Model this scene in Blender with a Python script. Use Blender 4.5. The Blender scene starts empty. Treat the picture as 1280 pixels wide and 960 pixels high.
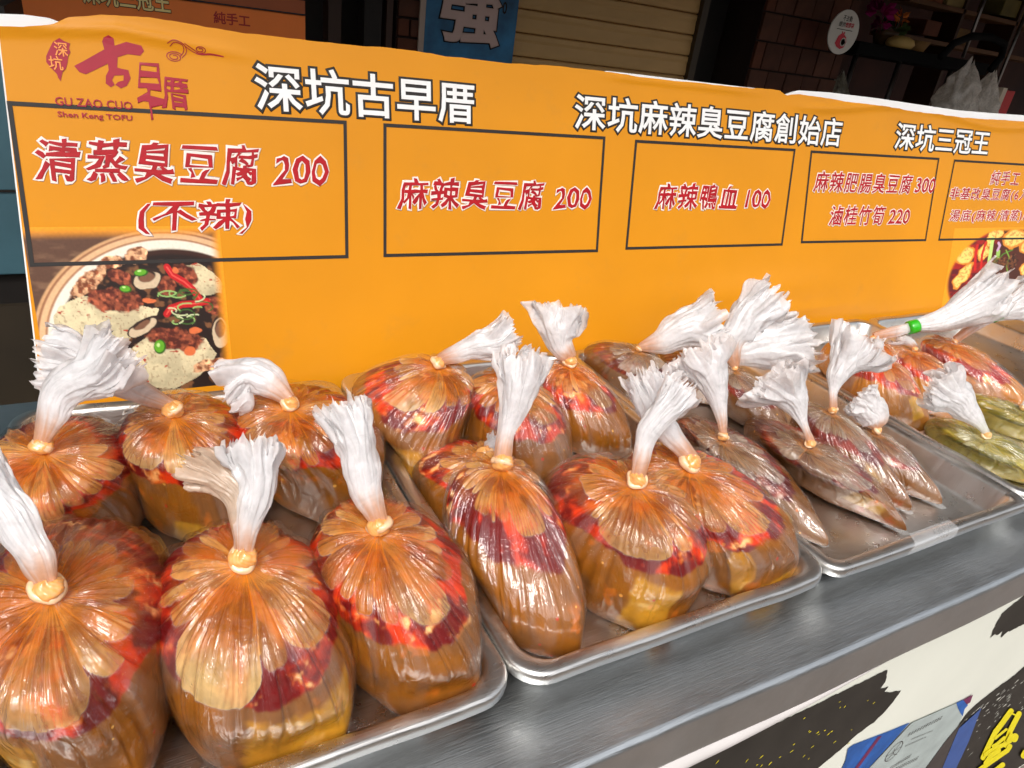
import bpy, bmesh, math, random
import numpy as np
from mathutils import Vector, Matrix

sc = bpy.context.scene
COL = sc.collection
# ------------------------------------------------------------------ camera
F_PX = 873.43
yaw, pit, rol = (math.radians(v) for v in (31.4609, 26.986, 8.1814))
FW = Vector((math.sin(yaw)*math.cos(pit), math.cos(yaw)*math.cos(pit), -math.sin(pit)))
r0 = Vector((math.cos(yaw), -math.sin(yaw), 0)); u0_ = r0.cross(FW)
RT = math.cos(rol)*r0 + math.sin(rol)*u0_
UP = -math.sin(rol)*r0 + math.cos(rol)*u0_
cam = bpy.data.cameras.new('camera'); co = bpy.data.objects.new('camera', cam); COL.objects.link(co)
cam.sensor_width = 36; cam.lens = F_PX/1280*36; cam.clip_start = .02; cam.clip_end = 300
m = Matrix((RT, UP, -FW)).transposed().to_4x4(); m.translation = Vector((0, 0, 1.40)); co.matrix_world = m
sc.camera = co
# ------------------------------------------------------------------ sky, sun, exposure
SUN_EL, SUN_AZ = math.radians(50), math.radians(212)      # azimuth measured from +Y clockwise: behind the viewer, to the left
w = bpy.data.worlds.new('World'); sc.world = w; w.use_nodes = True
nt = w.node_tree; bg = nt.nodes['Background']
sky = nt.nodes.new('ShaderNodeTexSky'); sky.sky_type = 'NISHITA'; sky.sun_disc = False
sky.sun_elevation = SUN_EL; sky.sun_rotation = SUN_AZ; sky.dust_density = 4; sky.air_density = 1.2; sky.ozone_density = .6
hs = nt.nodes.new('ShaderNodeHueSaturation'); hs.inputs['Saturation'].default_value = .22
nt.links.new(sky.outputs[0], hs.inputs['Color']); nt.links.new(hs.outputs[0], bg.inputs['Color'])
bg.inputs['Strength'].default_value = .15
sl = bpy.data.lights.new('sun', 'SUN'); sl.energy = 1.5; sl.angle = math.radians(24); sl.color = (1, .96, .9)
so = bpy.data.objects.new('sun', sl); COL.objects.link(so)
sd = Vector((math.sin(SUN_AZ)*math.cos(SUN_EL), math.cos(SUN_AZ)*math.cos(SUN_EL), math.sin(SUN_EL)))
so.rotation_euler = sd.to_track_quat('Z', 'Y').to_euler(); so.location = sd*20
sc.view_settings.view_transform = 'Standard'; sc.view_settings.look = 'None'
sc.view_settings.exposure = 0.42; sc.view_settings.gamma = 1
sc.cycles.max_bounces = 8; sc.cycles.transparent_max_bounces = 12

# ------------------------------------------------------------------ helpers
def lin(r, g, b):
    f = lambda c: (c/255/12.92) if c/255 <= .04045 else ((c/255+.055)/1.055)**2.4
    return (f(r), f(g), f(b))
def tagp(o, label=None, cat=None, group=None, kind=None):
    if label: o['label'] = label
    if cat: o['category'] = cat
    if group: o['group'] = group
    if kind: o['kind'] = kind
    return o
def empty(name, loc=(0, 0, 0), rot=(0, 0, 0), **k):
    o = bpy.data.objects.new(name, None); o.empty_display_size = .05; COL.objects.link(o)
    o.location = loc; o.rotation_euler = rot; return tagp(o, **k)
def link(name, me, mt=None, parent=None, smooth=False, loc=None, **k):
    o = bpy.data.objects.new(name, me); COL.objects.link(o)
    if mt is not None and len(me.materials) == 0: me.materials.append(mt)
    if parent: o.parent = parent
    if smooth:
        me.polygons.foreach_set('use_smooth', [True]*len(me.polygons))
    if loc: o.location = loc
    return tagp(o, **k)
def pmesh(name, V, Fc):
    me = bpy.data.meshes.new(name); me.from_pydata([tuple(map(float, v)) for v in V], [], Fc); me.update(); return me
def box_me(name, x0, x1, y0, y1, z0, z1, bev=0):
    bm = bmesh.new(); bmesh.ops.create_cube(bm, size=1)
    for v in bm.verts:
        v.co = Vector(((x0+x1)/2+v.co.x*(x1-x0), (y0+y1)/2+v.co.y*(y1-y0), (z0+z1)/2+v.co.z*(z1-z0)))
    if bev: bmesh.ops.bevel(bm, geom=bm.edges[:], offset=bev, segments=2, affect='EDGES', profile=.6)
    me = bpy.data.meshes.new(name); bm.to_mesh(me); bm.free(); return me
def grid_me(name, X, Y, Z, wrap=False, flip=False):
    nr, nc = X.shape
    co_ = np.stack([X, Y, Z], -1).reshape(-1, 3)
    i = np.arange(nr-1)[:, None]; j = np.arange(nc if wrap else nc-1)[None, :]
    a = i*nc+j; b = i*nc+(j+1) % nc; c = (i+1)*nc+(j+1) % nc; d = (i+1)*nc+j
    q = np.stack([a, b, c, d] if not flip else [d, c, b, a], -1).reshape(-1, 4)
    me = bpy.data.meshes.new(name)
    me.vertices.add(len(co_)); me.vertices.foreach_set('co', co_.ravel().astype(np.float32))
    me.loops.add(q.size); me.loops.foreach_set('vertex_index', q.ravel().astype(np.int32))
    me.polygons.add(len(q)); me.polygons.foreach_set('loop_start', np.arange(0, q.size, 4, dtype=np.int32))
    me.polygons.foreach_set('loop_total', np.full(len(q), 4, np.int32))
    me.update(calc_edges=True); me.validate()
    return me
def add_attr(me, name, arr, typ='FLOAT_COLOR'):
    at = me.attributes.new(name, typ, 'POINT')
    if typ == 'FLOAT_COLOR':
        a = np.ones((len(me.vertices), 4), np.float32); a[:, :3] = arr.reshape(-1, 3); at.data.foreach_set('color', a.ravel())
    elif typ == 'FLOAT_VECTOR': at.data.foreach_set('vector', arr.reshape(-1).astype(np.float32))
    else: at.data.foreach_set('value', arr.reshape(-1).astype(np.float32))
def tube_me(name, pts, rad, seg=10, caps=True):
    pts = [Vector(p) for p in pts]; n = len(pts); rad = rad if hasattr(rad, '__len__') else [rad]*n
    V = []; Fc = []
    prev = None
    for i, p in enumerate(pts):
        t = (pts[min(i+1, n-1)]-pts[max(i-1, 0)]).normalized()
        if prev is None: a = t.orthogonal().normalized()
        else: a = (prev-t*prev.dot(t)).normalized()
        prev = a; b = t.cross(a)
        for k in range(seg):
            an = 2*math.pi*k/seg; V.append(p+rad[i]*(math.cos(an)*a+math.sin(an)*b))
    for i in range(n-1):
        for k in range(seg): Fc.append((i*seg+k, i*seg+(k+1) % seg, (i+1)*seg+(k+1) % seg, (i+1)*seg+k))
    if caps: Fc += [tuple(range(seg))[::-1], tuple(range((n-1)*seg, n*seg))]
    return pmesh(name, V, Fc)
def join_me(name, mes):
    bm = bmesh.new()
    for me in mes: bm.from_mesh(me)
    out = bpy.data.meshes.new(name); bm.to_mesh(out); bm.free(); return out
def lathe_me(name, prof, seg=24, sq=1.0):
    V = []; Fc = []; n = len(prof)
    for r, z in prof:
        for k in range(seg):
            an = 2*math.pi*k/seg; V.append((r*math.cos(an), r*math.sin(an)*sq, z))
    for i in range(n-1):
        for k in range(seg): Fc.append((i*seg+k, i*seg+(k+1) % seg, (i+1)*seg+(k+1) % seg, (i+1)*seg+k))
    return pmesh(name, V, Fc)
def hash3(ix, iy, iz, seed):
    h = (ix.astype(np.int64)*374761393+iy.astype(np.int64)*668265263+iz.astype(np.int64)*2147483647+seed*974634777) & 0xffffffff
    h = ((h ^ (h >> 13))*1274126177) & 0xffffffff
    h = (h ^ (h >> 16)) & 0xffffffff
    return h/4294967295.0
def vn(x, y, z, seed=0):
    x, y, z = np.broadcast_arrays(np.asarray(x, float), np.asarray(y, float), np.asarray(z, float))
    ix, iy, iz = np.floor(x), np.floor(y), np.floor(z); fx, fy, fz = x-ix, y-iy, z-iz
    fx = fx*fx*(3-2*fx); fy = fy*fy*(3-2*fy); fz = fz*fz*(3-2*fz); r = 0
    for a in (0, 1):
        for b in (0, 1):
            for c in (0, 1):
                r = r+hash3(ix+a, iy+b, iz+c, seed)*(fx if a else 1-fx)*(fy if b else 1-fy)*(fz if c else 1-fz)
    return r
def fbm(x, y, z, seed=0, oc=3):
    r = 0; a = .5; s = 0
    for o in range(oc):
        r = r+a*vn(x*2**o, y*2**o, z*2**o, seed+o*17); s += a; a *= .5
    return r/s
def sstep(a, b, x):
    t = np.clip((x-a)/(b-a), 0, 1); return t*t*(3-2*t)

# ------------------------------------------------------------------ materials
def mat(name):
    m = bpy.data.materials.new(name); m.use_nodes = True; nt = m.node_tree
    return m, nt, nt.nodes['Principled BSDF'], nt.nodes['Material Output']
def nd(nt, t, **k):
    n = nt.nodes.new(t)
    for a, v in k.items(): setattr(n, a, v)
    return n
def simple(name, col, rough=.6, metal=0, vary=.12, scale=8, bump=0, bscale=60, coat=0, spec=.5, stretch=(1, 1, 1)):
    m, nt, b, out = mat(name)
    tc = nd(nt, 'ShaderNodeTexCoord'); mp = nd(nt, 'ShaderNodeMapping'); mp.inputs['Scale'].default_value = stretch
    nt.links.new(tc.outputs['Object'], mp.inputs['Vector'])
    n = nd(nt, 'ShaderNodeTexNoise'); n.inputs['Scale'].default_value = scale; n.inputs['Detail'].default_value = 6
    nt.links.new(mp.outputs[0], n.inputs['Vector'])
    r = nd(nt, 'ShaderNodeMapRange'); r.inputs['From Min'].default_value = .3; r.inputs['From Max'].default_value = .7
    r.inputs['To Min'].default_value = 1-vary; r.inputs['To Max'].default_value = 1+vary
    nt.links.new(n.outputs['Fac'], r.inputs['Value'])
    mx = nd(nt, 'ShaderNodeVectorMath', operation='SCALE'); mx.inputs[0].default_value = col
    nt.links.new(r.outputs[0], mx.inputs['Scale']); nt.links.new(mx.outputs[0], b.inputs['Base Color'])
    b.inputs['Roughness'].default_value = rough; b.inputs['Metallic'].default_value = metal
    b.inputs['Coat Weight'].default_value = coat; b.inputs['Specular IOR Level'].default_value = spec
    if bump:
        n2 = nd(nt, 'ShaderNodeTexNoise'); n2.inputs['Scale'].default_value = bscale; n2.inputs['Detail'].default_value = 5
        nt.links.new(mp.outputs[0], n2.inputs['Vector'])
        bp = nd(nt, 'ShaderNodeBump'); bp.inputs['Strength'].default_value = bump; bp.inputs['Distance'].default_value = .002
        nt.links.new(n2.outputs['Fac'], bp.inputs['Height']); nt.links.new(bp.outputs[0], b.inputs['Normal'])
    return m
def steel(name, base, r0=.22, r1=.42, stretch=(1, 1, 1), grime=(.25, .2, .16), gamt=.5, scr=True, gsc=9, bst=.06):
    m, nt, b, out = mat(name); b.inputs['Metallic'].default_value = 1
    tc = nd(nt, 'ShaderNodeTexCoord')
    n1 = nd(nt, 'ShaderNodeTexNoise'); n1.inputs['Scale'].default_value = gsc; n1.inputs['Detail'].default_value = 8; n1.inputs['Roughness'].default_value = .65
    nt.links.new(tc.outputs['Object'], n1.inputs['Vector'])
    rp = nd(nt, 'ShaderNodeMapRange'); rp.inputs['From Min'].default_value = .42; rp.inputs['From Max'].default_value = .72
    rp.inputs['To Max'].default_value = gamt; nt.links.new(n1.outputs['Fac'], rp.inputs['Value'])
    mx = nd(nt, 'ShaderNodeMix', data_type='RGBA'); mx.inputs[6].default_value = (*base, 1); mx.inputs[7].default_value = (*grime, 1)
    nt.links.new(rp.outputs[0], mx.inputs[0]); nt.links.new(mx.outputs[2], b.inputs['Base Color'])
    mp = nd(nt, 'ShaderNodeMapping'); mp.inputs['Scale'].default_value = stretch; nt.links.new(tc.outputs['Object'], mp.inputs['Vector'])
    n2 = nd(nt, 'ShaderNodeTexNoise'); n2.inputs['Scale'].default_value = 30; n2.inputs['Detail'].default_value = 9; n2.inputs['Roughness'].default_value = .7
    nt.links.new(mp.outputs[0], n2.inputs['Vector'])
    rr = nd(nt, 'ShaderNodeMapRange'); rr.inputs['From Min'].default_value = .3; rr.inputs['From Max'].default_value = .7
    rr.inputs['To Min'].default_value = r0; rr.inputs['To Max'].default_value = r1
    nt.links.new(n2.outputs['Fac'], rr.inputs['Value']); nt.links.new(rr.outputs[0], b.inputs['Roughness'])
    bp = nd(nt, 'ShaderNodeBump'); bp.inputs['Strength'].default_value = bst; bp.inputs['Distance'].default_value = .001
    nt.links.new(n2.outputs['Fac'], bp.inputs['Height'])
    if scr:   # long fine scratches in two directions
        mp2 = nd(nt, 'ShaderNodeMapping'); mp2.inputs['Scale'].default_value = (6, 160, 1); mp2.inputs['Rotation'].default_value = (0, 0, .5)
        nt.links.new(tc.outputs['Object'], mp2.inputs['Vector'])
        n3 = nd(nt, 'ShaderNodeTexNoise'); n3.inputs['Scale'].default_value = 5; n3.inputs['Detail'].default_value = 8; n3.inputs['Distortion'].default_value = .4
        nt.links.new(mp2.outputs[0], n3.inputs['Vector'])
        bp2 = nd(nt, 'ShaderNodeBump'); bp2.inputs['Strength'].default_value = .40; bp2.inputs['Distance'].default_value = .001
        nt.links.new(n3.outputs['Fac'], bp2.inputs['Height']); nt.links.new(bp.outputs[0], bp2.inputs['Normal']); bp = bp2
    nt.links.new(bp.outputs[0], b.inputs['Normal'])
    return m
def attr_mat(name, rough=.5, coat=0, spec=.5, noise=.1, nscale=120):
    m, nt, b, out = mat(name)
    a = nd(nt, 'ShaderNodeAttribute'); a.attribute_name = 'Col'
    tc = nd(nt, 'ShaderNodeTexCoord'); n = nd(nt, 'ShaderNodeTexNoise'); n.inputs['Scale'].default_value = nscale; n.inputs['Detail'].default_value = 5
    nt.links.new(tc.outputs['Object'], n.inputs['Vector'])
    r = nd(nt, 'ShaderNodeMapRange'); r.inputs['From Min'].default_value = .3; r.inputs['From Max'].default_value = .7
    r.inputs['To Min'].default_value = 1-noise; r.inputs['To Max'].default_value = 1+noise
    nt.links.new(n.outputs['Fac'], r.inputs['Value'])
    mx = nd(nt, 'ShaderNodeVectorMath', operation='SCALE'); nt.links.new(a.outputs['Color'], mx.inputs[0]); nt.links.new(r.outputs[0], mx.inputs['Scale'])
    nt.links.new(mx.outputs[0], b.inputs['Base Color'])
    b.inputs['Roughness'].default_value = rough; b.inputs['Coat Weight'].default_value = coat; b.inputs['Specular IOR Level'].default_value = spec
    return m, nt, b, out, tc, mx

def soup_material():
    m, nt, b, out, tc, mx = attr_mat('soup_in_bag', rough=.5, noise=.14, nscale=70)
    b.inputs['Subsurface Weight'].default_value = .15
    b.inputs['Subsurface Radius'].default_value = (1, .4, .15); b.inputs['Subsurface Scale'].default_value = .010
    b.inputs['Specular IOR Level'].default_value = .3
    # chilli and sesame flecks floating in the broth
    vo = nd(nt, 'ShaderNodeTexVoronoi'); vo.inputs['Scale'].default_value = 85
    nt.links.new(tc.outputs['Object'], vo.inputs['Vector'])
    lt = nd(nt, 'ShaderNodeMath', operation='LESS_THAN'); nt.links.new(vo.outputs['Distance'], lt.inputs[0])
    sep = nd(nt, 'ShaderNodeSeparateColor'); nt.links.new(vo.outputs['Color'], sep.inputs[0])
    sz = nd(nt, 'ShaderNodeMapRange'); sz.inputs['From Min'].default_value = .70; sz.inputs['From Max'].default_value = 1; sz.inputs['To Max'].default_value = .19
    sz.inputs['To Min'].default_value = 0; nt.links.new(sep.outputs[0], sz.inputs['Value']); nt.links.new(sz.outputs[0], lt.inputs[1])
    wet = nd(nt, 'ShaderNodeAttribute'); wet.attribute_name = 'Wet'
    mu = nd(nt, 'ShaderNodeMath', operation='MULTIPLY'); nt.links.new(lt.outputs[0], mu.inputs[0]); nt.links.new(wet.outputs['Fac'], mu.inputs[1])
    cr = nd(nt, 'ShaderNodeValToRGB'); cr.color_ramp.elements[0].color = (.75, .38, .07, 1); cr.color_ramp.elements[1].color = (.45, .04, .01, 1)
    cr.color_ramp.elements[0].position = .45; cr.color_ramp.elements[1].position = .6
    nt.links.new(sep.outputs[1], cr.inputs[0])
    mm = nd(nt, 'ShaderNodeMix', data_type='RGBA'); nt.links.new(mu.outputs[0], mm.inputs[0]); nt.links.new(mx.outputs[0], mm.inputs[6]); nt.links.new(cr.outputs[0], mm.inputs[7])
    nt.links.new(mm.outputs[2], b.inputs['Base Color'])
    return m
def pouch_material():
    """clear plastic film: tinted and part opaque where it holds foam and fat (attribute Dry), only a reflection elsewhere"""
    m, nt, b, out, tc, mx = attr_mat('clear_bag_film', rough=.42, noise=.16, nscale=110)
    b.inputs['Specular IOR Level'].default_value = .2
    ra = nd(nt, 'ShaderNodeAttribute'); ra.attribute_name = 'Rad'
    n1 = nd(nt, 'ShaderNodeTexNoise'); n1.inputs['Scale'].default_value = 1.0; n1.inputs['Detail'].default_value = 5
    nt.links.new(ra.outputs['Vector'], n1.inputs['Vector'])
    st = nd(nt, 'ShaderNodeAttribute'); st.attribute_name = 'Streak'
    b1 = nd(nt, 'ShaderNodeBump'); b1.inputs['Distance'].default_value = .007
    rdg = nd(nt, 'ShaderNodeMath', operation='SUBTRACT'); rdg.inputs[1].default_value = .5; nt.links.new(n1.outputs['Fac'], rdg.inputs[0])
    rab = nd(nt, 'ShaderNodeMath', operation='ABSOLUTE'); nt.links.new(rdg.outputs[0], rab.inputs[0])
    rpw = nd(nt, 'ShaderNodeMath', operation='POWER'); rpw.inputs[1].default_value = .6; nt.links.new(rab.outputs[0], rpw.inputs[0])
    nt.links.new(rpw.outputs[0], b1.inputs['Height']); nt.links.new(st.outputs['Fac'], b1.inputs['Strength'])
    mp = nd(nt, 'ShaderNodeMapping'); mp.inputs['Scale'].default_value = (1.6, 1, .8); mp.inputs['Rotation'].default_value = (.5, .7, .9)
    nt.links.new(tc.outputs['Object'], mp.inputs['Vector'])
    n2 = nd(nt, 'ShaderNodeTexNoise'); n2.inputs['Scale'].default_value = 26; n2.inputs['Detail'].default_value = 3.5; n2.inputs['Distortion'].default_value = 1.6
    nt.links.new(mp.outputs[0], n2.inputs['Vector'])
    b2 = nd(nt, 'ShaderNodeBump'); b2.inputs['Strength'].default_value = .75; b2.inputs['Distance'].default_value = .0045
    nt.links.new(n2.outputs['Fac'], b2.inputs['Height']); nt.links.new(b1.outputs[0], b2.inputs['Normal'])
    dry = nd(nt, 'ShaderNodeAttribute'); dry.attribute_name = 'Dry'
    v2 = nd(nt, 'ShaderNodeTexVoronoi'); v2.inputs['Scale'].default_value = 330; nt.links.new(tc.outputs['Object'], v2.inputs['Vector'])
    dr = nd(nt, 'ShaderNodeMapRange'); dr.inputs['From Max'].default_value = .38; dr.inputs['To Min'].default_value = 1; dr.inputs['To Max'].default_value = 0
    nt.links.new(v2.outputs['Distance'], dr.inputs['Value'])
    n3 = nd(nt, 'ShaderNodeTexNoise'); n3.inputs['Scale'].default_value = 40; nt.links.new(tc.outputs['Object'], n3.inputs['Vector'])
    r3 = nd(nt, 'ShaderNodeMapRange'); r3.inputs['From Min'].default_value = .50; r3.inputs['From Max'].default_value = .62; r3.inputs['To Max'].default_value = .9; nt.links.new(n3.outputs['Fac'], r3.inputs['Value'])
    dm = nd(nt, 'ShaderNodeMath', operation='MULTIPLY'); nt.links.new(dry.outputs['Fac'], dm.inputs[0]); nt.links.new(r3.outputs[0], dm.inputs[1])
    b3 = nd(nt, 'ShaderNodeBump'); b3.inputs['Distance'].default_value = .001
    nt.links.new(dr.outputs[0], b3.inputs['Height']); nt.links.new(dm.outputs[0], b3.inputs['Strength']); nt.links.new(b2.outputs[0], b3.inputs['Normal'])
    tr = nd(nt, 'ShaderNodeBsdfTransparent'); tl = nd(nt, 'ShaderNodeBsdfTranslucent'); nt.links.new(mx.outputs[0], tl.inputs['Color'])
    dd = nd(nt, 'ShaderNodeMixShader'); dd.inputs[0].default_value = .35; nt.links.new(b.outputs[0], dd.inputs[1]); nt.links.new(tl.outputs[0], dd.inputs[2])
    m1 = nd(nt, 'ShaderNodeMixShader'); nt.links.new(dry.outputs['Fac'], m1.inputs[0]); nt.links.new(tr.outputs[0], m1.inputs[1]); nt.links.new(dd.outputs[0], m1.inputs[2])
    gl = nd(nt, 'ShaderNodeBsdfGlossy'); gl.inputs['Roughness'].default_value = .05; nt.links.new(b3.outputs[0], gl.inputs['Normal'])
    # Schlick reflectance of a thin film, from outside only
    ge = nd(nt, 'ShaderNodeNewGeometry'); dt = nd(nt, 'ShaderNodeVectorMath', operation='DOT_PRODUCT'); nt.links.new(ge.outputs['Incoming'], dt.inputs[0]); nt.links.new(b3.outputs[0], dt.inputs[1])
    ab = nd(nt, 'ShaderNodeMath', operation='ABSOLUTE'); nt.links.new(dt.outputs['Value'], ab.inputs[0])
    om = nd(nt, 'ShaderNodeMath', operation='SUBTRACT'); om.inputs[0].default_value = 1; om.use_clamp = True; nt.links.new(ab.outputs[0], om.inputs[1])
    pw = nd(nt, 'ShaderNodeMath', operation='POWER'); pw.inputs[1].default_value = 4.5; nt.links.new(om.outputs[0], pw.inputs[0])
    sc1 = nd(nt, 'ShaderNodeMath', operation='MULTIPLY_ADD'); sc1.inputs[1].default_value = .72; sc1.inputs[2].default_value = .09; nt.links.new(pw.outputs[0], sc1.inputs[0])
    bf = nd(nt, 'ShaderNodeMath', operation='SUBTRACT'); bf.inputs[0].default_value = 1; nt.links.new(ge.outputs['Backfacing'], bf.inputs[1])
    fr = nd(nt, 'ShaderNodeMath', operation='MULTIPLY'); nt.links.new(sc1.outputs[0], fr.inputs[0]); nt.links.new(bf.outputs[0], fr.inputs[1])
    m2 = nd(nt, 'ShaderNodeMixShader'); nt.links.new(fr.outputs[0], m2.inputs[0]); nt.links.new(m1.outputs[0], m2.inputs[1]); nt.links.new(gl.outputs[0], m2.inputs[2])
    nt.links.new(m2.outputs[0], out.inputs['Surface'])
    return m
def film_material():
    m, nt, b, out, tc, mx = attr_mat('white_plastic_film', rough=.38, noise=.05, nscale=60)
    b.inputs['Coat Weight'].default_value = 1; b.inputs['Coat Roughness'].default_value = .09; b.inputs['Coat IOR'].default_value = 1.55
    tl = nd(nt, 'ShaderNodeBsdfTranslucent'); nt.links.new(mx.outputs[0], tl.inputs['Color'])
    tr = nd(nt, 'ShaderNodeBsdfTransparent')
    m1 = nd(nt, 'ShaderNodeMixShader'); m1.inputs[0].default_value = .50; nt.links.new(b.outputs[0], m1.inputs[1]); nt.links.new(tl.outputs[0], m1.inputs[2])
    n0 = nd(nt, 'ShaderNodeTexNoise'); n0.inputs['Scale'].default_value = 55; n0.inputs['Detail'].default_value = 4; n0.inputs['Distortion'].default_value = 1
    nt.links.new(tc.outputs['Object'], n0.inputs['Vector'])
    ar = nd(nt, 'ShaderNodeMapRange'); ar.inputs['From Min'].default_value = .3; ar.inputs['From Max'].default_value = .7; ar.inputs['To Min'].default_value = .10; ar.inputs['To Max'].default_value = .42
    nt.links.new(n0.outputs['Fac'], ar.inputs['Value'])
    m2 = nd(nt, 'ShaderNodeMixShader'); nt.links.new(ar.outputs[0], m2.inputs[0]); nt.links.new(m1.outputs[0], m2.inputs[1]); nt.links.new(tr.outputs[0], m2.inputs[2])
    nt.links.new(m2.outputs[0], out.inputs['Surface'])
    n = nd(nt, 'ShaderNodeTexNoise'); n.inputs['Scale'].default_value = 34; n.inputs['Detail'].default_value = 2.5; n.inputs['Distortion'].default_value = 1.0
    nt.links.new(tc.outputs['Object'], n.inputs['Vector'])
    sb_ = nd(nt, 'ShaderNodeMath', operation='SUBTRACT'); sb_.inputs[1].default_value = .5; nt.links.new(n.outputs['Fac'], sb_.inputs[0])
    ab_ = nd(nt, 'ShaderNodeMath', operation='ABSOLUTE'); nt.links.new(sb_.outputs[0], ab_.inputs[0])
    bp = nd(nt, 'ShaderNodeBump'); bp.inputs['Strength'].default_value = .32; bp.inputs['Distance'].default_value = .005
    nt.links.new(ab_.outputs[0], bp.inputs['Height']); nt.links.new(bp.outputs[0], b.inputs['Normal']); nt.links.new(bp.outputs[0], b.inputs['Coat Normal'])
    return m
M = {}
M['pouch'] = pouch_material(); M['soup'] = soup_material(); M['film'] = film_material()
M['print'] = attr_mat('printed_picture', rough=.4, noise=.08, nscale=260)[0]
M['knot'] = attr_mat('knotted_plastic', rough=.3, coat=.7, noise=.15, nscale=160)[0]
M['orange'] = simple('orange_vinyl', lin(228, 150, 18), .42, vary=.05, scale=5, bump=.15, bscale=30, spec=.35)
def vinyl():
    m = simple('orange_vinyl', lin(210, 137, 14), .42, vary=.045, scale=5, bump=.15, bscale=30, spec=.35); nt = m.node_tree; b = nt.nodes['Principled BSDF']
    src = b.inputs['Base Color'].links[0].from_socket; tc = nd(nt, 'ShaderNodeTexCoord')
    n = nd(nt, 'ShaderNodeTexNoise'); n.inputs['Scale'].default_value = 9; n.inputs['Detail'].default_value = 9; n.inputs['Roughness'].default_value = .75; nt.links.new(tc.outputs['Object'], n.inputs['Vector'])
    r = nd(nt, 'ShaderNodeMapRange'); r.inputs['From Min'].default_value = .58; r.inputs['From Max'].default_value = .78; r.inputs['To Max'].default_value = .30; nt.links.new(n.outputs['Fac'], r.inputs['Value'])
    mm = nd(nt, 'ShaderNodeMix', data_type='RGBA'); mm.inputs[7].default_value = (.40, .21, .05, 1); nt.links.new(r.outputs[0], mm.inputs[0]); nt.links.new(src, mm.inputs[6]); nt.links.new(mm.outputs[2], b.inputs['Base Color'])
    return m
M['orange'] = vinyl()
M['core'] = simple('white_foam_board', (.80, .80, .80), .6, vary=.04)
M['dark_ink'] = simple('dark_grey_ink', lin(36, 31, 28), .6, vary=.1, scale=40)
M['white_ink'] = simple('white_ink', (.82, .82, .81), .42, vary=.04, scale=40)
M['pink_ink'] = simple('pale_pink_ink', (.86, .74, .68), .42, vary=.04, scale=40)
M['red_ink'] = simple('red_ink', lin(168, 0, 18), .42, vary=.14, scale=90)
M['maroon_ink'] = simple('crimson_ink', lin(160, 20, 44), .45, vary=.06, scale=60)
M['orange_ink'] = simple('orange_ink', lin(238, 150, 70), .45, vary=.04)
M['tray'] = steel('brushed_tray_steel', (.72, .705, .68), .24, .38, grime=(.58, .53, .48), gamt=.6, gsc=5, bst=.03)
M['counter'] = steel('worn_counter_steel', (.585, .61, .625), .30, .42, stretch=(1, 8, 1), grime=(.46, .48, .485), gamt=1.0, gsc=7, bst=.01)
def clear_flap():
    m, nt, b, out, tc, mx = attr_mat('clear_flap', rough=.25, noise=.1, nscale=60)
    tr = nd(nt, 'ShaderNodeBsdfTransparent'); m2 = nd(nt, 'ShaderNodeMixShader'); m2.inputs[0].default_value = .78
    nt.links.new(b.outputs[0], m2.inputs[1]); nt.links.new(tr.outputs[0], m2.inputs[2]); nt.links.new(m2.outputs[0], out.inputs['Surface']); return m
M['flap'] = clear_flap()
M['green_tape'] = simple('green_tape', lin(45, 170, 25), .3, vary=.05, coat=.4)
M['tape'] = simple('cloudy_tape', (.82, .83, .84), .3, vary=.05, coat=.4)
# ------------------------------------------------------------------ setting: street, pavement, walls
CT = .855        # counter top
def build_setting():
    brickg = simple('street_paving', lin(116, 104, 96), .85, vary=.3, scale=3, bump=.4, bscale=25)
    link('street', pmesh('street', [(-60, -60, 0), (60, -60, 0), (60, 60, 0), (-60, 60, 0)], [(0, 1, 2, 3)]), brickg, kind='structure')
    # facade across the street behind the viewer, which the steel reflects
    om = simple('opposite_plaster', lin(150, 136, 124), .8, vary=.2, scale=1.2)
    dk = simple('opposite_glass', (.03, .03, .035), .15, vary=.1)
    t = empty('opposite_building', (0, -7, 0), label='plain plastered shop row across the street behind the viewer', cat='building')
    link('wall', box_me('wall', -14, 18, -.4, 0, 0, 3.3), om, t)
    for i in range(7):
        x = -12+i*4
        link('window', box_me('window', x, x+2.6, .01, .05, 1.0 if i % 2 else .1, 2.6), dk, t)
    # arcade: unseen roof slab and side wall to darken the shopfront, back wall
    cm = simple('arcade_ceiling_paint', lin(70, 55, 42), .8, vary=.15)
    link('arcade_ceiling', box_me('arcade_ceiling', -7, 14, 1.05, 7.5, 2.25, 2.4), cm, kind='structure')
    am = simple('light_screen_sheet', lin(205, 208, 206), .8, vary=.1)
    t = empty('light_screen', (2, .75, 2.2), label='pale sheet added overhead, outside the frame, to shape light on the stall', cat='light_screen')  # unseen sheet added to block sky, so highlights streak and steel reflects grey
    for i in range(12): link('screen_strip', box_me('screen_strip', -9+i*1.5, -7.51+i*1.5, -.23, .29, .0, .02), am, t)
    link('arcade_back_wall', box_me('arcade_back_wall', -7, 14, 6.2, 6.4, 0, 2.25), simple('dark_shop_wall', lin(38, 24, 16), .8, vary=.3, scale=2), kind='structure')
    link('arcade_side_wall', box_me('arcade_side_wall', -5.2, -5.0, 1.05, 6.2, 0, 2.25), cm, kind='structure')
build_setting()

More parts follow.
